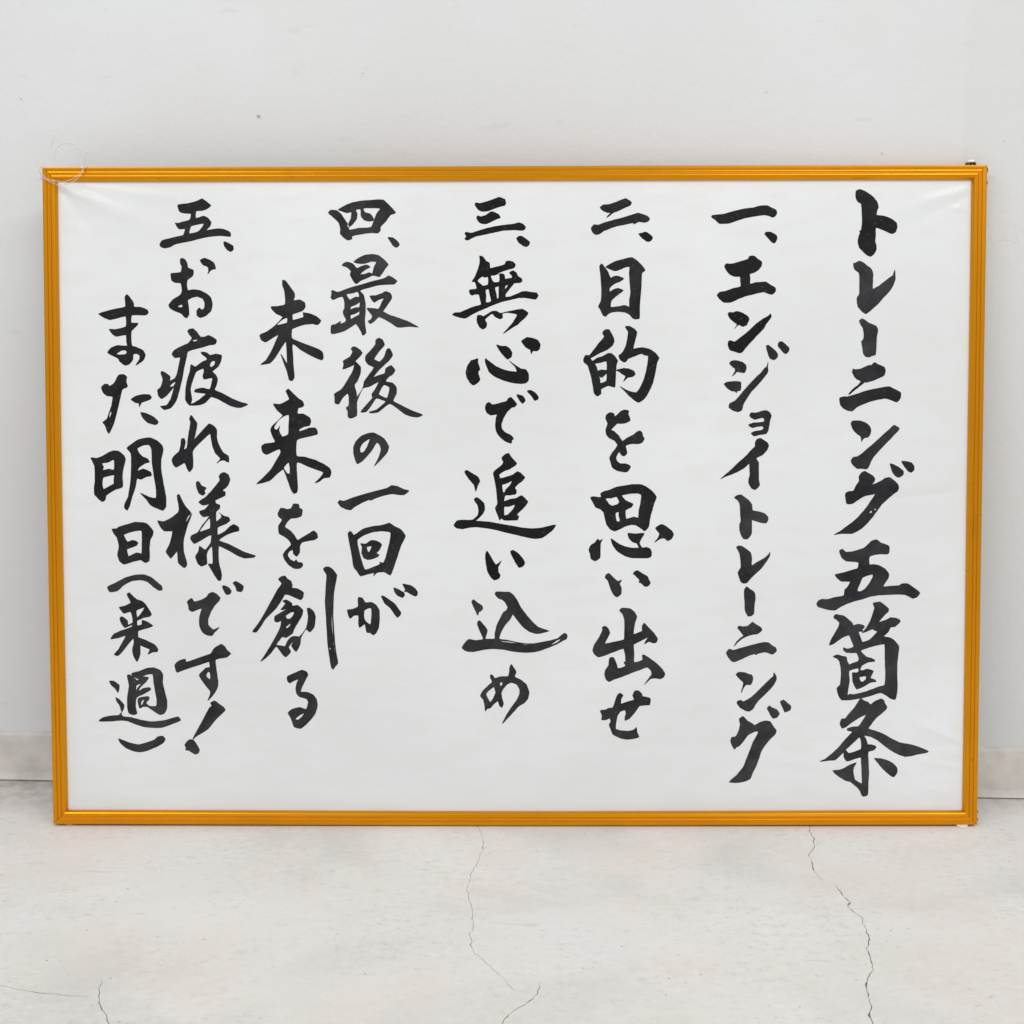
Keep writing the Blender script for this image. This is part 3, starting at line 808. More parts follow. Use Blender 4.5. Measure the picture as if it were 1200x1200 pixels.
P-375,5483 -359,5543 -324,5563 -282,5529 -191,5549 -94,5577 -73,5612 -38,5626 4,5584 38,5535 11,5501 -31,5491 -87,5438 -136,5355 -164,5271 -157,5216 -122,5174 -53,5139 -25,5118 -4,5083 -25,5070 -32,5028 -108,5049 -178,5105 -227,5174 -241,5258 -233,5355 -219,5404 -303,5394 -352,5425
P36,5660 66,5660 122,5639 150,5584 115,5545 80,5577
P171,5709 213,5718 268,5695 324,5625 310,5597 272,5583 233,5639
@追 34
P-646,4656 -618,4676 -556,4638 -472,4589 -444,4533 -472,4484 -498,4394 -521,4478 -570,4540 -619,4603
P-522,4296 -487,4320 -431,4282 -392,4240 -382,4170 -403,4114 -459,4051 -501,4013 -333,3999 -194,3974 -26,3946 114,3920 240,3911 366,3920 464,3945 550,3959 506,3889 436,3833 366,3789 282,3777 184,3792 58,3822 -82,3855 -222,3890 -362,3918 -501,3932 -585,3925 -669,3907 -753,3918 -788,3953 -746,4013 -697,4023 -543,4023 -473,4086 -462,4156 -480,4226 -508,4261
P-157,4840 -123,4875 -70,4898 -25,4833 38,4763 17,4735 -53,4693 -123,4666 -195,4617 -179,4568 -95,4589 -11,4617 45,4658 87,4637 142,4582 114,4540 59,4498 10,4442 33,4407 24,4365 -39,4351 -116,4344 -130,4268 -53,4295 30,4309 100,4344 142,4309 184,4260 128,4184 37,4093 65,4072 44,4023 -54,4019 -124,4019 -166,4044 -187,4019 -207,4072 -245,4177 -214,4240 -224,4352 -235,4463 -256,4561 -269,4645 -220,4694 -158,4742 -137,4784 -153,4812
H-151,4484 -95,4502 -28,4533 -53,4477 -109,4421 -123,4386 -144,4386
H-126,4198 -67,4198 14,4223 -19,4156 -82,4093 -124,4083 -130,4142
@い 32
P-355,3617 -327,3582 -292,3518 -236,3434 -163,3490 -208,3406 -206,3343 -180,3298 -195,3258 -258,3233 -293,3259 -346,3343 -362,3427 -376,3525 -369,3589
P-47,3609 -12,3626 51,3588 114,3518 142,3455 121,3420 69,3395 30,3448 -19,3539
@込 58
P-557,2949 -534,2977 -483,2935 -420,2893 -413,2851 -441,2822 -462,2811 -476,2766 -504,2822 -539,2893
P-455,2700 -406,2646 -353,2576 -357,2533 -378,2456 -322,2453 -255,2456 -252,2526 -224,2639 -160,2773 -139,2808 -97,2836 -83,2879 -125,2949 -160,2977 -202,2991 -251,3048 -237,3079 -139,3076 -62,3076 -6,3033 43,2963 85,2879 169,2766 240,2681 310,2618 394,2583 464,2561 380,2537 296,2523 197,2554 99,2632 29,2724 -16,2780 -55,2710 -125,2632 -167,2554 -198,2456 -111,2442 29,2413 141,2396 254,2392 338,2406 478,2434 576,2463 632,2512 668,2533 700,2505 689,2456 633,2427 562,2385 492,2357 366,2307 268,2283 141,2275 15,2286 -140,2315 -280,2326 -393,2315 -533,2286 -631,2293 -688,2336 -645,2406 -596,2452 -505,2435 -406,2453 -434,2526 -476,2625 -483,2674
H-196,2432 -83,2422 57,2401 -27,2402 -140,2416
H85,2392 183,2382 240,2378 155,2377
H485,2378 562,2434 619,2456 590,2427 534,2392
@め 60
P-288,1975 -253,1933 -182,1954 -77,1961 -63,2018 -56,2088 -35,2117 -6,2074 29,2018 7,1954 85,1912 162,1848 197,1749 183,1664 127,1600 56,1557 -14,1479 -99,1387 -158,1326 -113,1423 -42,1536 28,1635 71,1720 71,1791 28,1855 -42,1876 -98,1848 -140,1798 -169,1742 -162,1678 -141,1593 -162,1543 -190,1564 -214,1628 -267,1593 -317,1536 -352,1529 -380,1494 -387,1564 -408,1649 -446,1699 -408,1770 -337,1841 -288,1883 -316,1947 -309,1982
H-267,1817 -246,1742 -274,1671 -316,1614 -345,1664 -368,1727
H-189,1869 -157,1883 -154,1855 -180,1827
@四 58
P-2279,8057 -2167,8119 -2084,8149 -1959,8170 -1821,8180 -1696,8183 -1627,8124 -1586,8083 -1531,8015 -1600,7987 -1656,7912 -1733,7830 -1729,7795 -1761,7754 -1837,7759 -1962,7745 -2101,7714 -2101,7679 -2157,7663 -2198,7687 -2253,7748 -2250,7810 -2273,7893 -2362,7975 -2406,8016 -2376,8051 -2293,8044 -2237,7995 -2183,7913 -2148,7858 -2135,7796 -2017,7817 -1850,7830 -1815,7919 -1780,8001 -1731,8070 -1821,8077 -1904,8077 -1953,8070 -1932,8022 -1863,8002 -1829,7960 -1815,7919 -1878,7906 -1947,7926 -1981,7974 -1988,8063 -2050,8053 -2032,8002 -2037,7940 -2086,7872 -2142,7831 -2155,7851 -2113,7940 -2106,8023 -2168,8016 -2237,8037
@、 55
P-1636,7699 -1574,7695 -1519,7658 -1484,7610 -1505,7578 -1540,7571 -1581,7610 -1609,7658
@最 63
P-2082,7384 -2019,7432 -1936,7470 -1839,7482 -1755,7466 -1686,7411 -1631,7349 -1673,7294 -1715,7232 -1750,7190 -1799,7204 -1840,7209 -1924,7170 -1993,7143 -2052,7099 -2091,7143 -2129,7219 -2117,7267 -2173,7315 -2235,7339 -2200,7374 -2158,7384 -2089,7356 -2041,7301 -1978,7329 -1909,7345 -1865,7317 -1937,7280 -2000,7225 -1937,7225 -1882,7246 -1840,7232 -1819,7308 -1786,7383 -1853,7390 -1936,7363 -2020,7363
P-2372,7017 -2341,7012 -2293,6992 -2161,7040 -1994,7088 -1827,7136 -1688,7170 -1632,7204 -1577,7183 -1518,7135 -1556,7094 -1619,7094 -1744,7087 -1883,7053 -2001,7012 -1953,6950 -1933,6839 -1933,6743 -1944,6618 -1928,6466 -1970,6432 -1990,6480 -2059,6584 -2122,6543 -2220,6488 -2304,6463 -2380,6456 -2379,6564 -2324,6578 -2254,6619 -2268,6584 -2212,6598 -2184,6633 -2212,6688 -2225,6743 -2204,6785 -2206,6881 -2231,6936 -2286,6925 -2356,6895 -2381,6923 -2370,6978
H-2178,6964 -2105,6978 -2029,6998 -2011,6936 -2071,6929 -2134,6895
H-2121,6805 -2065,6826 -2006,6860 -2012,6798 -2065,6795 -2128,6771
H-2128,6695 -2065,6713 -2010,6746 -2017,6701 -2073,6674 -2122,6644
P-1876,6943 -1800,6949 -1716,6977 -1668,7004 -1605,6977 -1585,6921 -1620,6866 -1676,6784 -1704,6745 -1607,6694 -1482,6652 -1357,6604 -1239,6537 -1357,6548 -1517,6538 -1607,6597 -1690,6646 -1760,6673 -1816,6618 -1872,6584 -1899,6618 -1857,6646 -1843,6687 -1898,6756 -1915,6787 -1843,6784 -1759,6777 -1717,6866 -1689,6915 -1759,6894 -1821,6860
@後 58
P-2127,6259 -2096,6287 -2054,6280 -1999,6238 -1978,6204 -2027,6141 -2069,6100 -2028,6058 -1998,6017 -2008,5926 -2043,5843 -2083,5788 -2058,5691 -2051,5635 -1974,5746 -1953,5836 -1889,5926 -1826,6016 -1903,6058 -1937,6107 -1933,6169 -1860,6245 -1804,6321 -1803,6369 -1761,6400 -1713,6376 -1685,6314 -1748,6238 -1826,6127 -1749,6090 -1693,6155 -1658,6251 -1623,6265 -1579,6175 -1638,6099 -1750,5995 -1834,5892 -1750,5919 -1687,5940 -1673,6002 -1603,6044 -1548,5981 -1583,5926 -1639,5891 -1674,5836 -1584,5815 -1535,5759 -1535,5676 -1578,5582 -1473,5523 -1334,5454 -1191,5398 -1251,5370 -1335,5377 -1418,5405 -1502,5468 -1585,5530 -1627,5544 -1697,5496 -1781,5433 -1885,5424 -1892,5438 -1794,5468 -1724,5524 -1675,5572 -1752,5607 -1801,5614 -1864,5524 -1934,5438 -2004,5434 -1934,5524 -1849,5621 -1856,5670 -1821,5718 -1765,5829 -1827,5801 -1890,5767 -1967,5749 -2002,5691 -2052,5566 -2057,5385 -2144,5354 -2169,5378 -2171,5448 -2192,5489 -2157,5524 -2156,5635 -2170,5680 -2240,5621 -2289,5541 -2338,5552 -2340,5635 -2348,5670 -2253,5733 -2169,5857 -2098,5982 -2084,6051 -2140,6024 -2237,5993 -2220,6052 -2230,6100 -2139,6155 -2103,6224
H-1765,5669 -1723,5760 -1695,5790 -1626,5759 -1633,5690 -1661,5618 -1724,5642
@の 58
P-1894,5162 -1838,5166 -1768,5134 -1699,5092 -1637,4988 -1658,4911 -1742,4814 -1834,4723 -1770,4842 -1739,4953 -1762,5016 -1794,5039 -1867,4925 -1966,4814 -2022,4772 -2053,4758 -2091,4856 -2102,4967 -2069,5051 -1992,5127
H-1887,5086 -1978,5030 -2014,4960 -2007,4911 -1972,4911 -1923,4981
@一 55
P-2309,4253 -2284,4283 -2235,4272 -2109,4318 -1927,4374 -1758,4416 -1660,4444 -1601,4478 -1520,4462 -1437,4425 -1374,4408 -1437,4355 -1493,4353 -1591,4367 -1703,4346 -1815,4311 -1878,4280 -1899,4290 -1997,4248 -2096,4192 -2138,4157 -2194,4164 -2271,4199
@回 50
P-2179,3849 -2147,3880 -2098,3824 -1985,3905 -1859,3940 -1733,3954 -1635,3985 -1565,3940 -1481,3898 -1423,3814 -1482,3694 -1532,3540 -1582,3400 -1624,3298 -1708,3341 -1800,3332 -1849,3284 -1835,3329 -1933,3308 -2017,3287 -2059,3344 -2108,3407 -2121,3512 -2148,3667
H-2056,3762 -1972,3821 -1860,3863 -1747,3877 -1621,3860 -1636,3723 -1672,3582 -1715,3463 -1771,3470 -1757,3449 -1848,3407 -1954,3369 -1988,3442 -2029,3596
P-2015,3716 -1945,3709 -1874,3758 -1790,3744 -1737,3702 -1763,3638 -1805,3585 -1770,3568 -1791,3540 -1848,3515 -1918,3501 -1974,3526 -2001,3589 -1994,3667
H-1934,3667 -1868,3681 -1889,3624 -1910,3599
@が 50
P-2196,2840 -2118,2851 -2051,2886 -2054,2978 -2040,3009 -1991,2992 -1956,2935 -1879,2943 -1816,2907 -1774,2837 -1771,2724 -1782,2611 -1818,2534 -1853,2505 -1888,2534 -1938,2541 -1951,2597 -1965,2654 -2036,2604 -2049,2668 -2049,2766 -2105,2766 -2161,2727 -2182,2773
H-1971,2830 -1922,2858 -1879,2862 -1877,2752 -1892,2646 -1944,2682 -1972,2724
P-1749,3027 -1710,3020 -1640,2971 -1570,2921 -1521,2851 -1487,2802 -1501,2766 -1536,2738 -1571,2780 -1627,2865 -1697,2921
P-1583,3132 -1541,3121 -1485,3090 -1443,3062 -1441,3027 -1464,3003 -1528,3027 -1569,3076
P-1468,3182 -1415,3175 -1359,3163 -1296,3118 -1268,3076 -1275,3034 -1296,3020 -1359,3048 -1415,3083 -1443,3076 -1429,3111
@未 50
P-3010,7151 -2973,7142 -2911,7062 -2856,6979 -2854,6931 -2871,6889 -2787,6896 -2725,6861 -2716,6806 -2747,6758 -2844,6723 -2886,6703 -2880,6634 -2803,6650 -2740,6675 -2747,6730 -2636,6709 -2566,6675 -2514,6626 -2553,6571 -2623,6585 -2748,6571 -2846,6537 -2891,6516 -2896,6399 -2778,6343 -2667,6301 -2542,6253 -2493,6211 -2487,6135 -2508,6114 -2584,6142 -2682,6191 -2779,6246 -2862,6316 -2889,6316 -2884,6163 -2878,6025 -2868,5886 -2900,5844 -2935,5858 -2962,5969 -3010,6094 -3044,6198 -3003,6136 -2961,6066 -2963,6219 -2973,6357 -3043,6261 -3114,6150 -3184,6074 -3310,6056 -3240,6108 -3169,6219 -3112,6344 -3072,6441 -3153,6399 -3237,6347 -3293,6372 -3313,6441 -3222,6482 -3124,6551 -3061,6613 -3012,6675 -3095,6717 -3150,6772 -3166,6807 -3080,6811 -2982,6834 -2975,6896 -2988,7020 -3008,7076
H-3089,6568 -3026,6634 -2956,6662 -2954,6603 -3026,6581
@来 44
P-2981,5713 -2950,5740 -2909,5706 -2826,5622 -2763,5580 -2743,5532 -2764,5504 -2820,5490 -2827,5414 -2758,5416 -2674,5365 -2654,5323 -2675,5260 -2745,5247 -2808,5212 -2808,5184 -2675,5230 -2599,5230 -2571,5191 -2571,5149 -2676,5121 -2816,5087 -2844,5066 -2846,4864 -2734,4849 -2595,4807 -2483,4752 -2414,4703 -2393,4647 -2415,4584 -2485,4577 -2555,4528 -2611,4507 -2541,4577 -2495,4647 -2596,4689 -2707,4731 -2819,4780 -2847,4773 -2845,4619 -2835,4480 -2843,4389 -2885,4371 -2913,4403 -2968,4550 -3022,4689 -3100,4633 -3199,4543 -3381,4494 -3296,4571 -3183,4689 -3098,4829 -3052,4913 -3069,4954 -3167,4913 -3244,4882 -3290,4913 -3306,4990 -3264,5024 -3124,5045 -3165,5136 -3185,5205 -3164,5254 -3094,5317 -3023,5393 -3092,5456 -3147,5546 -3064,5539 -2994,5567 -2935,5608
H-3136,5247 -3065,5344 -3002,5386 -2942,5400 -2947,5275 -2955,5149 -3026,5115 -3060,5163 -3074,5205 -3059,5261 -3095,5212 -3129,5212
H-3015,4710 -2952,4780 -2938,4717 -2939,4636 -2967,4633
@を 56
P-3097,4116 -3062,4179 -3020,4179 -2978,4165 -2922,4179 -2893,4235 -2823,4231 -2817,4186 -2775,4158 -2790,4074 -2853,4053 -2923,4046 -2979,3997 -3008,3934 -2938,3885 -2883,3821 -2841,3758 -2771,3800 -2686,3849 -2630,3884 -2588,3849 -2577,3793 -2617,3765 -2701,3751 -2785,3730 -2814,3681 -2817,3597 -2857,3544 -2899,3583 -2905,3632 -2955,3611 -2976,3562 -2942,3506 -2886,3478 -2864,3506 -2844,3471 -2788,3463 -2774,3428 -2816,3386 -2887,3386 -2956,3428 -3012,3499 -3036,3569 -2997,3625 -2926,3702 -2960,3765 -3009,3801 -3086,3850 -3092,3948 -3042,4025 -3091,4074
@創 52
P-3101,3246 -3056,3281 -3007,3288 -2986,3253 -2937,3224 -2916,3168 -2924,3133 -2847,3119 -2770,3070 -2777,3006 -2806,2971 -2890,3006 -2974,3041 -3016,3041 -3059,2971 -3130,2865 -3201,2795 -3272,2724 -3343,2611 -3400,2544 -3449,2548 -3385,2640 -3300,2767 -3199,2950 -3114,3105 -3057,3189
P-3045,2957 -3002,2975 -2926,2929 -2919,2894 -2848,2901 -2779,2837 -2793,2767 -2850,2668 -2900,2583 -2922,2527 -3007,2473 -3056,2484 -3092,2442 -3134,2378 -3064,2364 -3022,2357 -2979,2442 -2929,2484 -2873,2491 -2831,2484 -2739,2597 -2724,2654 -2709,2752 -2725,2858 -2694,2865 -2638,2816 -2615,2752 -2633,2611 -2690,2544 -2739,2583 -2810,2470 -2818,2385 -2875,2286 -2910,2322 -2937,2371 -2902,2414 -2937,2400 -2973,2343 -2945,2286 -3009,2216 -3051,2244 -3107,2329 -3135,2357 -3206,2272 -3277,2202 -3348,2152 -3276,2258 -3190,2400 -3119,2527 -3076,2626 -3068,2696 -3118,2675 -3153,2689 -3152,2753 -3088,2795 -2989,2851 -3074,2837 -3031,2894 -3010,2922
H-3007,2760 -2934,2809 -2898,2809 -2906,2774 -2948,2724 -2991,2724
H-3006,2611 -2942,2661 -2956,2626 -2992,2597
P-2508,3379 -2479,3407 -2430,3407 -2381,3372 -2329,3302 -2348,3189 -2370,3076 -2378,2922 -2383,2752 -2373,2583 -2363,2414 -2347,2272 -2323,2134 -2355,2095 -2391,2049 -2412,2081 -2432,2202 -2456,2385 -2468,2611 -2477,2781 -2486,2964 -2474,3147 -2463,3302
H-2407,2781 -2395,2724 -2387,2555 -2382,2470 -2398,2583
H-2437,2343 -2417,2329 -2421,2308
H-2381,2414 -2368,2329 -2358,2258 -2372,2315
@る 58
P-2997,1954 -2912,1996 -2799,2043 -2736,2018 -2722,1975 -2758,1904 -2794,1833 -2819,1755 -2731,1748 -2654,1713 -2608,1649 -2599,1564 -2628,1465 -2692,1379 -2763,1308 -2827,1263 -2911,1287 -2932,1351 -2960,1422 -2990,1472 -2931,1524 -2832,1547 -2747,1521 -2718,1621 -2746,1663 -2830,1685 -2872,1727 -2883,1791 -2871,1862 -2850,1918 -2899,1904 -2963,1869 -2991,1897
H-2889,1394 -2833,1443 -2779,1467 -2804,1422 -2861,1379
@五 44
P-4365,8117 -4330,8130 -4233,8137 -4163,8153 -4094,8178 -4045,8201 -3990,8164 -3928,8112 -3984,8068 -4054,8047 -4123,8041 -4131,7952 -4068,7965 -4027,7979 -3971,7951 -3930,7896 -3945,7848 -3994,7793 -3904,7807 -3834,7816 -3765,7807 -3682,7765 -3680,7713 -3766,7721 -3849,7722 -3960,7711 -4072,7690 -4197,7656 -4308,7636 -4406,7615 -4462,7581 -4539,7565 -4587,7581 -4605,7613 -4572,7664 -4488,7684 -4377,7712 -4293,7732 -4271,7814 -4341,7808 -4375,7842 -4400,7890 -4361,7886 -4291,7907 -4208,7928 -4190,8007 -4276,8014 -4338,8034
H-4195,7842 -4125,7865 -4028,7879 -4042,7841 -4098,7780 -4154,7763 -4217,7755
@、 46
P-3769,7649 -3725,7635 -3649,7593 -3645,7545 -3678,7518 -3719,7538 -3760,7587
@お 44
P-4339,7423 -4311,7436 -4276,7416 -4249,7367 -4240,7312 -4167,7278 -4177,7209 -4248,7154 -4259,7092 -4246,7020 -4177,7030 -4093,7020 -4010,6981 -3948,6926 -3926,6843 -3943,6760 -4014,6691 -4091,6666 -4132,6698 -4131,6760 -4096,6795 -4069,6767 -4033,6788 -4026,6857 -4053,6912 -4122,6940 -4192,6926 -4248,6892 -4238,6802 -4234,6705 -4265,6661 -4306,6685 -4334,6719 -4417,6754 -4472,6782 -4499,6830 -4443,6899 -4345,6961 -4323,7009 -4336,7113 -4412,7120 -4454,7147 -4466,7237 -4397,7244 -4334,7257 -4319,7326 -4337,7368
H-4381,6816 -4325,6837 -4319,6805 -4360,6802
P-4082,7408 -4026,7436 -3950,7408 -3902,7374 -3879,7298 -3937,7284 -3987,7226 -3972,7270 -3979,7319 -4048,7353
@疲 46
P-4256,6498 -4232,6518 -4183,6525 -4128,6470 -4084,6414 -4024,6421 -3982,6438 -3933,6414 -3878,6373 -3893,6324 -3976,6310 -4088,6276 -4256,6228 -4278,6138 -4308,6013 -4337,5860 -4374,5721 -4418,5583 -4489,5492 -4573,5471 -4628,5513 -4544,5527 -4487,5610 -4443,5763 -4542,5652 -4613,5613 -4647,5652 -4660,5729 -4618,5763 -4589,5861 -4615,5958 -4594,5972 -4490,5902 -4498,5847 -4428,5881 -4399,5944 -4369,6082 -4357,6154 -4425,6145 -4466,6193 -4437,6242 -4353,6290 -4255,6332 -4198,6401 -4239,6456
H-4192,6373 -4129,6384 -4143,6362 -4185,6359
H-4499,5770 -4457,5819 -4421,5833 -4450,5777
P-4082,6221 -4012,6214 -3964,6179 -3894,6195 -3817,6179 -3818,6123 -3854,6040 -3910,5992 -3938,5971 -3890,5915 -3870,5860 -3892,5776 -3913,5728 -3816,5686 -3705,5623 -3594,5575 -3475,5537 -3567,5498 -3636,5498 -3734,5533 -3845,5596 -3956,5638 -4027,5568 -4097,5533 -4244,5527 -4295,5596 -4290,5735 -4268,5860 -4231,5971 -4216,6061 -4161,6027 -4076,6089 -4006,6123 -4020,6151 -4075,6193
H-4148,5964 -4057,6006 -4050,5971 -4065,5902 -4051,5867 -3939,5881 -3954,5804 -3976,5735 -4066,5756 -4164,5735 -4179,5700 -4081,5686 -4028,5677 -4096,5617 -4180,5561 -4223,5548 -4208,5596 -4227,5735 -4198,5846
H-3958,6082 -3923,6107 -3902,6096 -3910,6054 -3952,6026 -3972,6040
@れ 44
P-4246,5346 -4222,5399 -4183,5346 -4145,5290 -4164,5179 -4186,5081 -4101,5172 -4030,5248 -3988,5287 -3919,5251 -3888,5206 -3892,5109 -3865,5011 -3810,4913 -3741,4864 -3735,4781 -3798,4809 -3847,4802 -3896,4767 -3846,4830 -3909,4900 -3943,4983 -3962,5081 -3976,5158 -4074,5074 -4188,4963 -4209,4914 -4204,4802 -4212,4704 -4254,4656 -4282,4697 -4316,4774 -4372,4746 -4429,4716 -4463,4747 -4483,4816 -4455,4865 -4384,4928 -4362,5026 -4354,5088 -4319,5095 -4301,5053 -4321,4949 -4285,4970 -4262,5137 -4240,5248 -4232,5311
@様 48
P-4419,4352 -4394,4362 -4357,4285 -4309,4201 -4237,4117 -4282,4075 -4319,3963 -4240,4103 -4226,4110 -4284,3963 -4320,3850 -4342,3766 -4344,3612 -4304,3471 -4304,3429 -4333,3394 -4375,3422 -4416,3464 -4428,3612 -4514,3521 -4548,3563 -4576,3605 -4526,3710 -4488,3879 -4594,3879 -4635,3921 -4683,4019 -4606,4005 -4521,4040 -4408,4124 -4396,4173
P-4165,4523 -4137,4534 -4095,4474 -4033,4446 -4061,4411 -4048,4376 -4083,4348 -4132,4376 -4166,4467
P-3867,4599 -3842,4634 -3799,4651 -3744,4620 -3723,4550 -3759,4466 -3823,4410 -3788,4396 -3789,4348 -3859,4313 -3922,4282 -3909,4243 -3860,4222 -3861,4180 -3910,4131 -3907,4004 -3841,4060 -3847,4103 -3875,4124 -3799,4074 -3743,4060 -3729,4018 -3779,3976 -3891,3927 -3890,3829 -3794,3878 -3737,3934 -3681,3969 -3618,3934 -3611,3885 -3682,3867 -3766,3836 -3879,3759 -3754,3710 -3642,3654 -3530,3597 -3397,3555 -3419,3534 -3545,3524 -3643,3562 -3754,3626 -3880,3682 -3882,3471 -3845,3302 -3857,3232 -3885,3225 -3920,3267 -3982,3373 -4023,3450 -3964,3446 -3959,3569 -3971,3682 -4028,3612 -4043,3541 -4037,3450 -4108,3415 -4157,3450 -4188,3548 -4148,3612 -4133,3682 -4084,3647 -4056,3633 -4006,3696 -3985,3724 -3977,3829 -4090,3773 -4203,3713 -4251,3780 -4236,3822 -4159,3857 -4087,3963 -4002,4075 -4079,4068 -4114,4096 -4130,4138 -4057,4166 -4000,4236 -4077,4218 -4112,4236 -4137,4264 -4055,4320 -3970,4404 -3899,4487 -3856,4550
H-4131,3871 -4059,3977 -3995,4047 -3992,3920 -4060,3892
@で 57
P-4307,2943 -4282,2971 -4246,2995 -4212,2950 -4141,2964 -4049,3009 -4021,3052 -3971,3074 -3915,3049 -3867,3000 -3888,2957 -3945,2894 -4003,2795 -4032,2710 -4030,2640 -3963,2576 -3878,2614 -3949,2541 -3985,2496 -4048,2506 -4104,2541 -4145,2626 -4147,2739 -4114,2859 -4185,2837 -4241,2816 -4283,2845 -4290,2901
P-3841,3154 -3809,3161 -3760,3140 -3721,3091 -3732,3056 -3775,3038 -3805,3063 -3823,3105
P-3700,3197 -3663,3218 -3605,3190 -3563,3154 -3566,3112 -3592,3080 -3648,3091 -3661,3140
@す 58
P-4478,2117 -4433,2159 -4341,2190 -4327,2148 -4249,2173 -4108,2223 -4002,2261 -3951,2336 -3859,2386 -3810,2350 -3783,2301 -3737,2261 -3784,2216 -3939,2180 -3929,2032 -3911,1904 -3915,1819 -3958,1734 -4051,1632 -4015,1720 -4014,1762 -4070,1833 -4160,1975 -4110,2032 -4067,2071 -4018,2081 -4024,2152 -4137,2117 -4279,2071 -4392,2032 -4449,2010 -4469,2039
H-4065,1975 -4040,2018 -4019,2011 -4013,1918 -4055,1947
@！ 60
P-4013,1603 -3959,1635 -3889,1585 -3840,1550 -3817,1510 -3877,1450 -3962,1365 -4048,1258 -4148,1194 -4219,1151 -4255,1109 -4233,1166 -4161,1294 -4089,1429 -4031,1535 -3995,1571
P-4359,1045 -4319,1102 -4283,1120 -4234,1102 -4192,1038 -4162,981 -4179,938 -4215,921 -4264,945 -4306,973 -4351,981 -4341,1009
@ま 43
P-5069,6935 -5043,6972 -4993,6914 -4956,6858 -4952,6810 -4862,6803 -4779,6768 -4765,6734 -4794,6703 -4877,6703 -4982,6699 -4993,6603 -4900,6596 -4921,6561 -4992,6492 -4987,6305 -4925,6284 -4842,6242 -4812,6180 -4844,6111 -4942,6049 -4892,6125 -4885,6173 -4926,6201 -4971,6194 -4976,6125 -5026,6063 -5082,6049 -5151,6104 -5171,6139 -5310,6215 -5260,6278 -5176,6308 -5050,6302 -5056,6361 -5062,6444 -5188,6423 -5236,6451 -5284,6520 -5200,6516 -5060,6554 -5063,6686 -5156,6665 -5268,6641 -5338,6666 -5420,6718 -5308,6755 -5197,6783 -5064,6810
H-5191,6195 -5135,6236 -5079,6247 -5054,6222 -5073,6194 -5135,6187
@た 44
P-5396,5765 -5351,5806 -5309,5803 -5288,5778 -5225,5820 -5167,5924 -5097,5931 -5059,5896 -5071,5841 -5051,5771 -5121,5736 -5151,5625 -5188,5472 -5239,5291 -5304,5159 -5325,5187 -5359,5278 -5386,5305 -5330,5347 -5300,5431 -5264,5528 -5248,5639 -5325,5653 -5373,5695
H-5279,5451 -5268,5431 -5284,5382 -5299,5361 -5291,5417
P-5011,5604 -4948,5646 -4864,5669 -4766,5666 -4738,5632 -4760,5604 -4872,5562 -4901,5507 -4907,5555 -4949,5562
P-4888,5437 -4811,5423 -4714,5374 -4656,5318 -4666,5284 -4708,5274 -4799,5305 -4854,5360
@明 42
P-5547,4845 -5470,4838 -5393,4866 -5308,4915 -5245,4936 -5182,4929 -5113,4873 -5092,4824 -5122,4705 -5137,4607 -5133,4461 -5231,4426 -5352,4349 -5366,4293 -5402,4265 -5450,4300 -5506,4363 -5511,4440 -5496,4538 -5500,4734 -5527,4796
H-5401,4768 -5324,4782 -5246,4817 -5240,4747 -5248,4684 -5318,4698 -5389,4680 -5381,4726
H-5390,4580 -5327,4601 -5242,4615 -5250,4552 -5251,4503 -5315,4468 -5385,4433 -5401,4496
P-5072,4970 -5013,5019 -4914,5082 -4773,5107 -4676,5068 -4607,4998 -4594,4942 -4623,4830 -4628,4705 -4599,4509 -4567,4327 -4568,4201 -4604,4152 -4674,4173 -4771,4222 -4826,4299 -4909,4383 -4784,4327 -4700,4313 -4692,4411 -4717,4579 -4743,4775 -4747,4956 -4782,5012 -4859,5005 -4936,4963 -4909,4901 -4875,4861 -4805,4831 -4775,4789 -4834,4768 -4919,4712 -4933,4670 -4863,4698 -4759,4649 -4755,4607 -4822,4593 -4893,4558 -4942,4572 -4964,4467 -5008,4342 -5045,4216 -5081,4152 -5115,4188 -5108,4244 -5064,4328 -5026,4551 -5016,4747 -5021,4901
@日 46
P-5284,3907 -5218,3914 -5196,3935 -5098,3963 -4971,3998 -4831,3984 -4768,3921 -4741,3879 -4749,3823 -4780,3767 -4793,3654 -4798,3486 -4852,3464 -4908,3500 -5006,3479 -5133,3441 -5189,3486 -5216,3563 -5193,3683 -5219,3795 -5261,3851
H-5128,3830 -5015,3872 -4895,3886 -4890,3767 -4894,3654 -4899,3584 -4962,3598 -5068,3549 -5088,3640 -5032,3661 -4961,3689 -4940,3725 -4974,3753 -5023,3760 -5080,3739
@（ 57
P-5356,3145 -5249,3197 -5108,3268 -4981,3303 -4868,3306 -4770,3267 -4687,3197 -4638,3155 -4632,3103 -4674,3098 -4744,3141 -4827,3211 -4911,3235 -5024,3225 -5137,3169 -5223,3092 -5328,3078
@来 52
P-5100,3049 -5068,3070 -5013,3014 -4971,2979 -4901,2958 -4852,2908 -4777,2781 -4798,2753 -4876,2739 -4968,2697 -4969,2633 -4905,2647 -4904,2704 -4834,2682 -4758,2629 -4836,2598 -4956,2562 -4957,2478 -4866,2442 -4740,2379 -4698,2322 -4706,2287 -4769,2280 -4833,2251 -4804,2315 -4867,2343 -4930,2371 -4932,2258 -4976,2152 -5010,2202 -5037,2301 -5014,2414 -5021,2463 -5092,2386 -5164,2294 -5228,2233 -5280,2247 -5220,2315 -5148,2442 -5119,2499 -5218,2471 -5324,2454 -5280,2520 -5188,2562 -5047,2612 -5025,2647 -5131,2605 -5173,2654 -5197,2732 -5171,2753 -5095,2697 -5088,2640 -5025,2675 -5037,2781 -5058,2817 -5143,2793 -5170,2824 -5205,2873 -5127,2894 -5049,2936
H-4976,2831 -4916,2859 -4871,2873 -4903,2809 -4967,2739
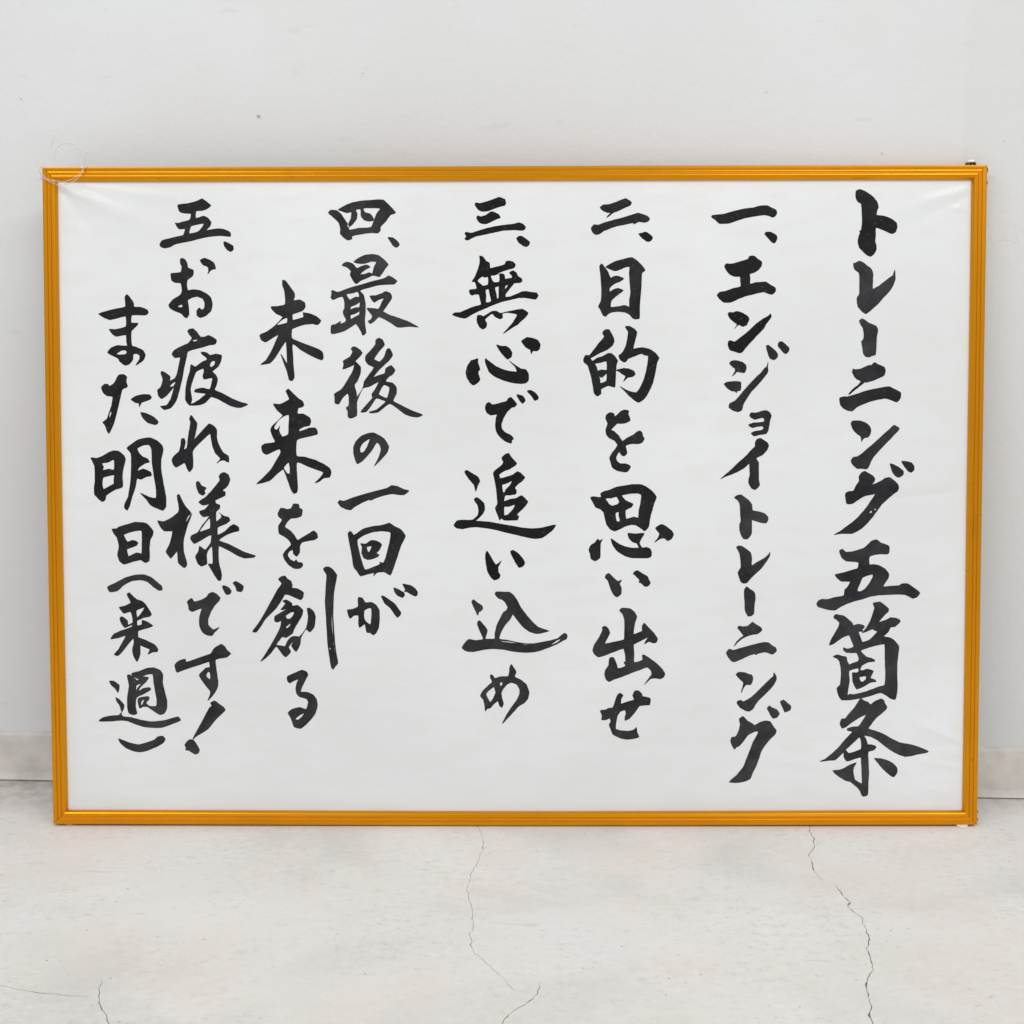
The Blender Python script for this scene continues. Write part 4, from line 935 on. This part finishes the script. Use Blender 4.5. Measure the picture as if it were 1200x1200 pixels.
@週 60
P-5346,1897 -5290,1897 -5213,1840 -5235,1741 -5263,1791 -5319,1840
P-5265,1680 -5216,1649 -5153,1578 -5161,1528 -5193,1471 -5176,1429 -5064,1414 -4937,1379 -4796,1358 -4654,1368 -4527,1400 -4442,1422 -4407,1376 -4457,1351 -4570,1308 -4656,1279 -4769,1276 -4882,1286 -4994,1319 -5107,1365 -5191,1376 -5305,1365 -5495,1364 -5431,1414 -5318,1436 -5226,1443 -5190,1485 -5217,1578 -5251,1627
P-5109,1975 -5077,1982 -5042,1954 -5000,1925 -4986,1904 -4951,1918 -5042,1961 -5053,1996 -4956,2025 -4843,2067 -4758,2074 -4674,2039 -4639,1989 -4641,1876 -4614,1748 -4587,1635 -4589,1535 -4625,1464 -4682,1450 -4724,1471 -4794,1521 -4850,1556 -4906,1556 -4949,1535 -4973,1635 -4961,1670 -4919,1684 -4827,1691 -4820,1663 -4863,1606 -4821,1564 -4730,1564 -4721,1649 -4741,1762 -4760,1890 -4773,1989 -4858,1982 -4901,1958 -4823,1944 -4859,1890 -4945,1805 -4960,1762 -4903,1798 -4818,1812 -4797,1784 -4876,1734 -4989,1677 -5005,1564 -4985,1464 -5035,1447 -5091,1471 -5111,1549 -5109,1691 -5086,1833 -5102,1918
H-4990,1840 -4930,1862 -4973,1805 -4992,1769
H-4922,1635 -4888,1649 -4913,1585 -4931,1578
@） 60
P-5237,1130 -5167,1108 -5083,1073 -4970,1052 -4856,1080 -4757,1116 -4714,1158 -4643,1163 -4615,1123 -4644,1073 -4730,1023 -4858,969 -4943,952 -5042,966 -5140,1009 -5210,1073
"""


def smooth_loop(P, n=3, k=0.48):
    N = len(P)
    out = []
    for i in range(N):
        p0, p1, p2, p3 = P[i - 1], P[i], P[(i + 1) % N], P[(i + 2) % N]
        d = lambda a, b: max(math.hypot(b[0] - a[0], b[1] - a[1]) ** 0.5, 1e-3)
        t0 = 0.0
        t1 = d(p0, p1)
        t2 = t1 + d(p1, p2)
        t3 = t2 + d(p2, p3)
        for s in range(n):
            t = t1 + (t2 - t1) * s / n
            r = []
            for c in (0, 1):
                a1 = (t1 - t) / (t1 - t0) * p0[c] + (t - t0) / (t1 - t0) * p1[c]
                a2 = (t2 - t) / (t2 - t1) * p1[c] + (t - t1) / (t2 - t1) * p2[c]
                a3 = (t3 - t) / (t3 - t2) * p2[c] + (t - t2) / (t3 - t2) * p3[c]
                b1 = (t2 - t) / (t2 - t0) * a1 + (t - t0) / (t2 - t0) * a2
                b2 = (t3 - t) / (t3 - t1) * a2 + (t - t1) / (t3 - t1) * a3
                v = (t2 - t) / (t2 - t1) * b1 + (t - t1) / (t2 - t1) * b2
                lin = p1[c] + (p2[c] - p1[c]) * s / n
                r.append(lin + (v - lin) * k + random.uniform(-1.5, 1.5))
            out.append(tuple(r))
    return out


def grow(q, d):
    """push an outline outwards by d tenths of a millimetre (ink creep), inwards when negative"""
    area = sum(q[i - 1][0] * q[i][1] - q[i][0] * q[i - 1][1] for i in range(len(q)))
    sg = 1 if area > 0 else -1
    out = []
    for i in range(len(q)):
        a, b = q[i - 1], q[(i + 1) % len(q)]
        tx, ty = b[0] - a[0], b[1] - a[1]
        n = math.hypot(tx, ty) or 1.0
        out.append((q[i][0] + sg * ty / n * d, q[i][1] - sg * tx / n * d))
    return out


def make_character(ch, grey, loops):
    V, E, tests = [], [], []
    for kind, pts in loops:
        q = grow(smooth_loop(pts), 3.6 if kind == 'P' else -2.0)
        s = len(V)
        V += [Vector((x * 1e-1, y * 1e-1)) for x, y in q]      # millimetres
        E += [(s + i, s + (i + 1) % len(q)) for i in range(len(q))]
        q = [(x * 0.1, y * 0.1) for x, y in q]
        if kind == 'P':
            tests.append([q, []])
        else:
            tests[-1][1].append(q)
    # extra interior points so the ink follows the cockled sheet
    xs = [v.x for v in V]
    ys = [v.y for v in V]
    x = min(xs)
    while x < max(xs):
        y = min(ys)
        while y < max(ys):
            V.append(Vector((x + random.uniform(-1, 1), y + random.uniform(-1, 1))))
            y += 6.0
        x += 6.0
    ov, oe, of, *_ = delaunay_2d_cdt(V, E, [], 0, 1e-5)
    keep = []
    for f in of:
        cx = sum(ov[i].x for i in f) / 3
        cy = sum(ov[i].y for i in f) / 3
        for p, hs in tests:
            if inside(p, cx, cy) and not any(inside(h, cx, cy) for h in hs):
                keep.append(tuple(f))
                break
    used = sorted({i for f in keep for i in f})
    ix = {a: b for b, a in enumerate(used)}
    vs = [(ov[i].x * 1e-3, paper_y(ov[i].x * 1e-3, ov[i].y * 1e-3) - 0.00018, ov[i].y * 1e-3) for i in used]
    o = mesh_obj("ink_character", vs, [tuple(ix[i] for i in f) for f in keep], M_INK, paper)
    g = max(0.005, s2l(grey) * 0.88 - 0.007)  # ink density plus painted-in sheet reflection, paler lower down
    warm = random.uniform(-0.05, 0.06)
    o.color = (g * (1 + warm), g, g * (1.03 + random.uniform(-0.04, 0.10)), 1)
    o["label"] = "hand-brushed black character " + ch
    return o


cur = None
chars = []
for line in INK.strip().split("\n"):
    if line[0] == '@':
        c, g = line[1:].split()
        cur = (c, float(g), [])
        chars.append(cur)
    else:
        pts = [tuple(float(a) for a in p.split(',')) for p in line[1:].split()]
        cur[2].append((line[0], pts))
for c, g, loops in chars:
    make_character(c, g, loops)

# ------------------------------------------------------------ frame hardware
# round-headed hanger stud on the top rail near the right corner
bm = bmesh.new()
lathe(bm, [(0.0050, 0.0030), (0.0066, 0.0032), (0.0070, 0.0044), (0.0060, 0.0066), (0.0030, 0.0078), (0, 0.0080)],
      (0.5905, 0.0060, HH + 0.0001), (0, 0, 1))
stud = bm_obj("hanger_stud", bm, M_STEEL, root, smooth=True)
bm = bmesh.new()
for sx_ in (-1, 1):
    rbox(bm, (0.5905 + sx_ * 0.0050 - 0.0012, 0.0030, HH + 0.0002), (0.5905 + sx_ * 0.0050 + 0.0012, 0.0090, HH + 0.0034), 0.0003)
rbox(bm, (0.5905 - 0.0012, 0.0045, HH + 0.0002), (0.5905 + 0.0012, 0.0075, HH + 0.0036), 0.0003)
bm_obj("stud_bracket", bm, M_DARK, stud)
# bent wire hook off the right rail just under the corner
bm = bmesh.new()
tube(bm, [(HW - 0.001, 0.010, 0.8460), (HW + 0.0022, 0.010, 0.8462), (HW + 0.0036, 0.0095, 0.8500), (HW + 0.0052, 0.009, 0.8550), (HW + 0.0074, 0.0085, 0.8590)], 0.0017)
bm_obj("wire_hook", bm, M_HOOK, root, smooth=True)
for (x, z) in ((HW, 0.8555), (HW, 0.838), (HW, 0.0165), (HW, 0.006)):
    bm = bmesh.new()
    lathe(bm, [(0, -0.001), (0.0030, -0.001), (0.0030, 0.0012), (0.0018, 0.0022), (0, 0.0024)], (x, 0.0060, z), (1, 0, 0), 12)
    bm_obj("corner_screw", bm, M_DARK, root)
for (x, z) in ((-HW, 0.8555), (-HW, 0.8465)):
    bm = bmesh.new()
    lathe(bm, [(0, -0.001), (0.0024, -0.001), (0.0024, 0.0007), (0.0013, 0.0014), (0, 0.0015)], (x, 0.0075, z), (-1, 0, 0), 12)
    bm_obj("corner_screw", bm, M_DARK, root)
# cream plastic foot under the bottom rail at the right, a twin hidden deeper at the left
for (x, y) in ((0.5905, 0.0032), (-0.5905, 0.0125)):
    bm = bmesh.new()
    lathe(bm, [(0, 0.0006), (0.0070, 0.0006), (0.0074, -0.0004), (0.0072, -0.0026), (0.0058, -0.0034), (0, -0.0036)],
          (x, y, 0.0), (0, 0, 1), 18)
    bm_obj("foot_pad", bm, M_RUBBER, root, smooth=False)

# ------------------------------------------------------------ nylon hanging line looped over the top left corner
bm = bmesh.new()
L = Matrix.Translation(root.location) @ Matrix.Rotation(-LEAN, 4, 'X')


def lp(x, y, z):
    return L @ Vector((x, y, z))


def loop(cx, cz, rx, rz, tilt, yfun, a0, a1, n=64):
    pts = []
    for i in range(n + 1):
        a = radians(a0 + (a1 - a0) * i / n)
        x, z = rx * cos(a), rz * sin(a)
        xr, zr = x * cos(tilt) - z * sin(tilt), x * sin(tilt) + z * cos(tilt)
        pts.append(lp(cx + xr, yfun(a), cz + zr))
    return pts


fr = lambda a: -0.0022
tube(bm, loop(-0.582, 0.8640, 0.0300, 0.0235, 0.30, lambda a: -0.0026 if sin(a) < 0.1 else -0.0026 + 0.010 * sin(a), 160, 395), 0.00036, 6)
tube(bm, loop(-0.584, 0.8690, 0.0315, 0.0330, 0.10, lambda a: -0.0032 if sin(a) < 0 else -0.0032 + 0.012 * sin(a), 185, 380), 0.00036, 6)
tube(bm, loop(-0.579, 0.8750, 0.0170, 0.0165, 0.0, lambda a: 0.006, 0, 200), 0.00030, 6)
tube(bm, [lp(-0.6125, 0.006, 0.848), lp(-0.6135, -0.001, 0.855), lp(-0.608, -0.0026, 0.8620), lp(-0.603, 0.004, 0.870), lp(-0.600, 0.006, 0.885), lp(-0.598, 0.010, 0.901)], 0.00036, 6)
tube(bm, [lp(-0.6125, 0.006, 0.845), lp(-0.6130, -0.001, 0.845), lp(-0.600, -0.0028, 0.8425), lp(-0.585, -0.003, 0.8415)], 0.00036, 6)
cord = bm_obj("nylon_cord", bm, M_NYLON, smooth=True)
cord["label"] = "loops of thin clear nylon cord hung over the top left corner of the gold frame"
cord["category"] = "cord"
M_SPARKLE = mat_simple("white_cord_sparkle", (0.95, 0.93, 0.90, 1), 0.12, 0.0, 0.8)
for p in ((-0.5985, 0.010, 0.9045), (-0.5530, 0.004, 0.8800), (-0.5560, -0.0036, 0.8585)):  # white beads added to paint in the sparkles on the cord
    bm = bmesh.new()
    lathe(bm, [(0, -0.0013), (0.0011, -0.0009), (0.0014, 0), (0.0011, 0.0009), (0, 0.0013)], lp(*p), (0, 0, 1), 10)
    spark = bm_obj("cord_sparkle", bm, M_SPARKLE, cord, smooth=True)
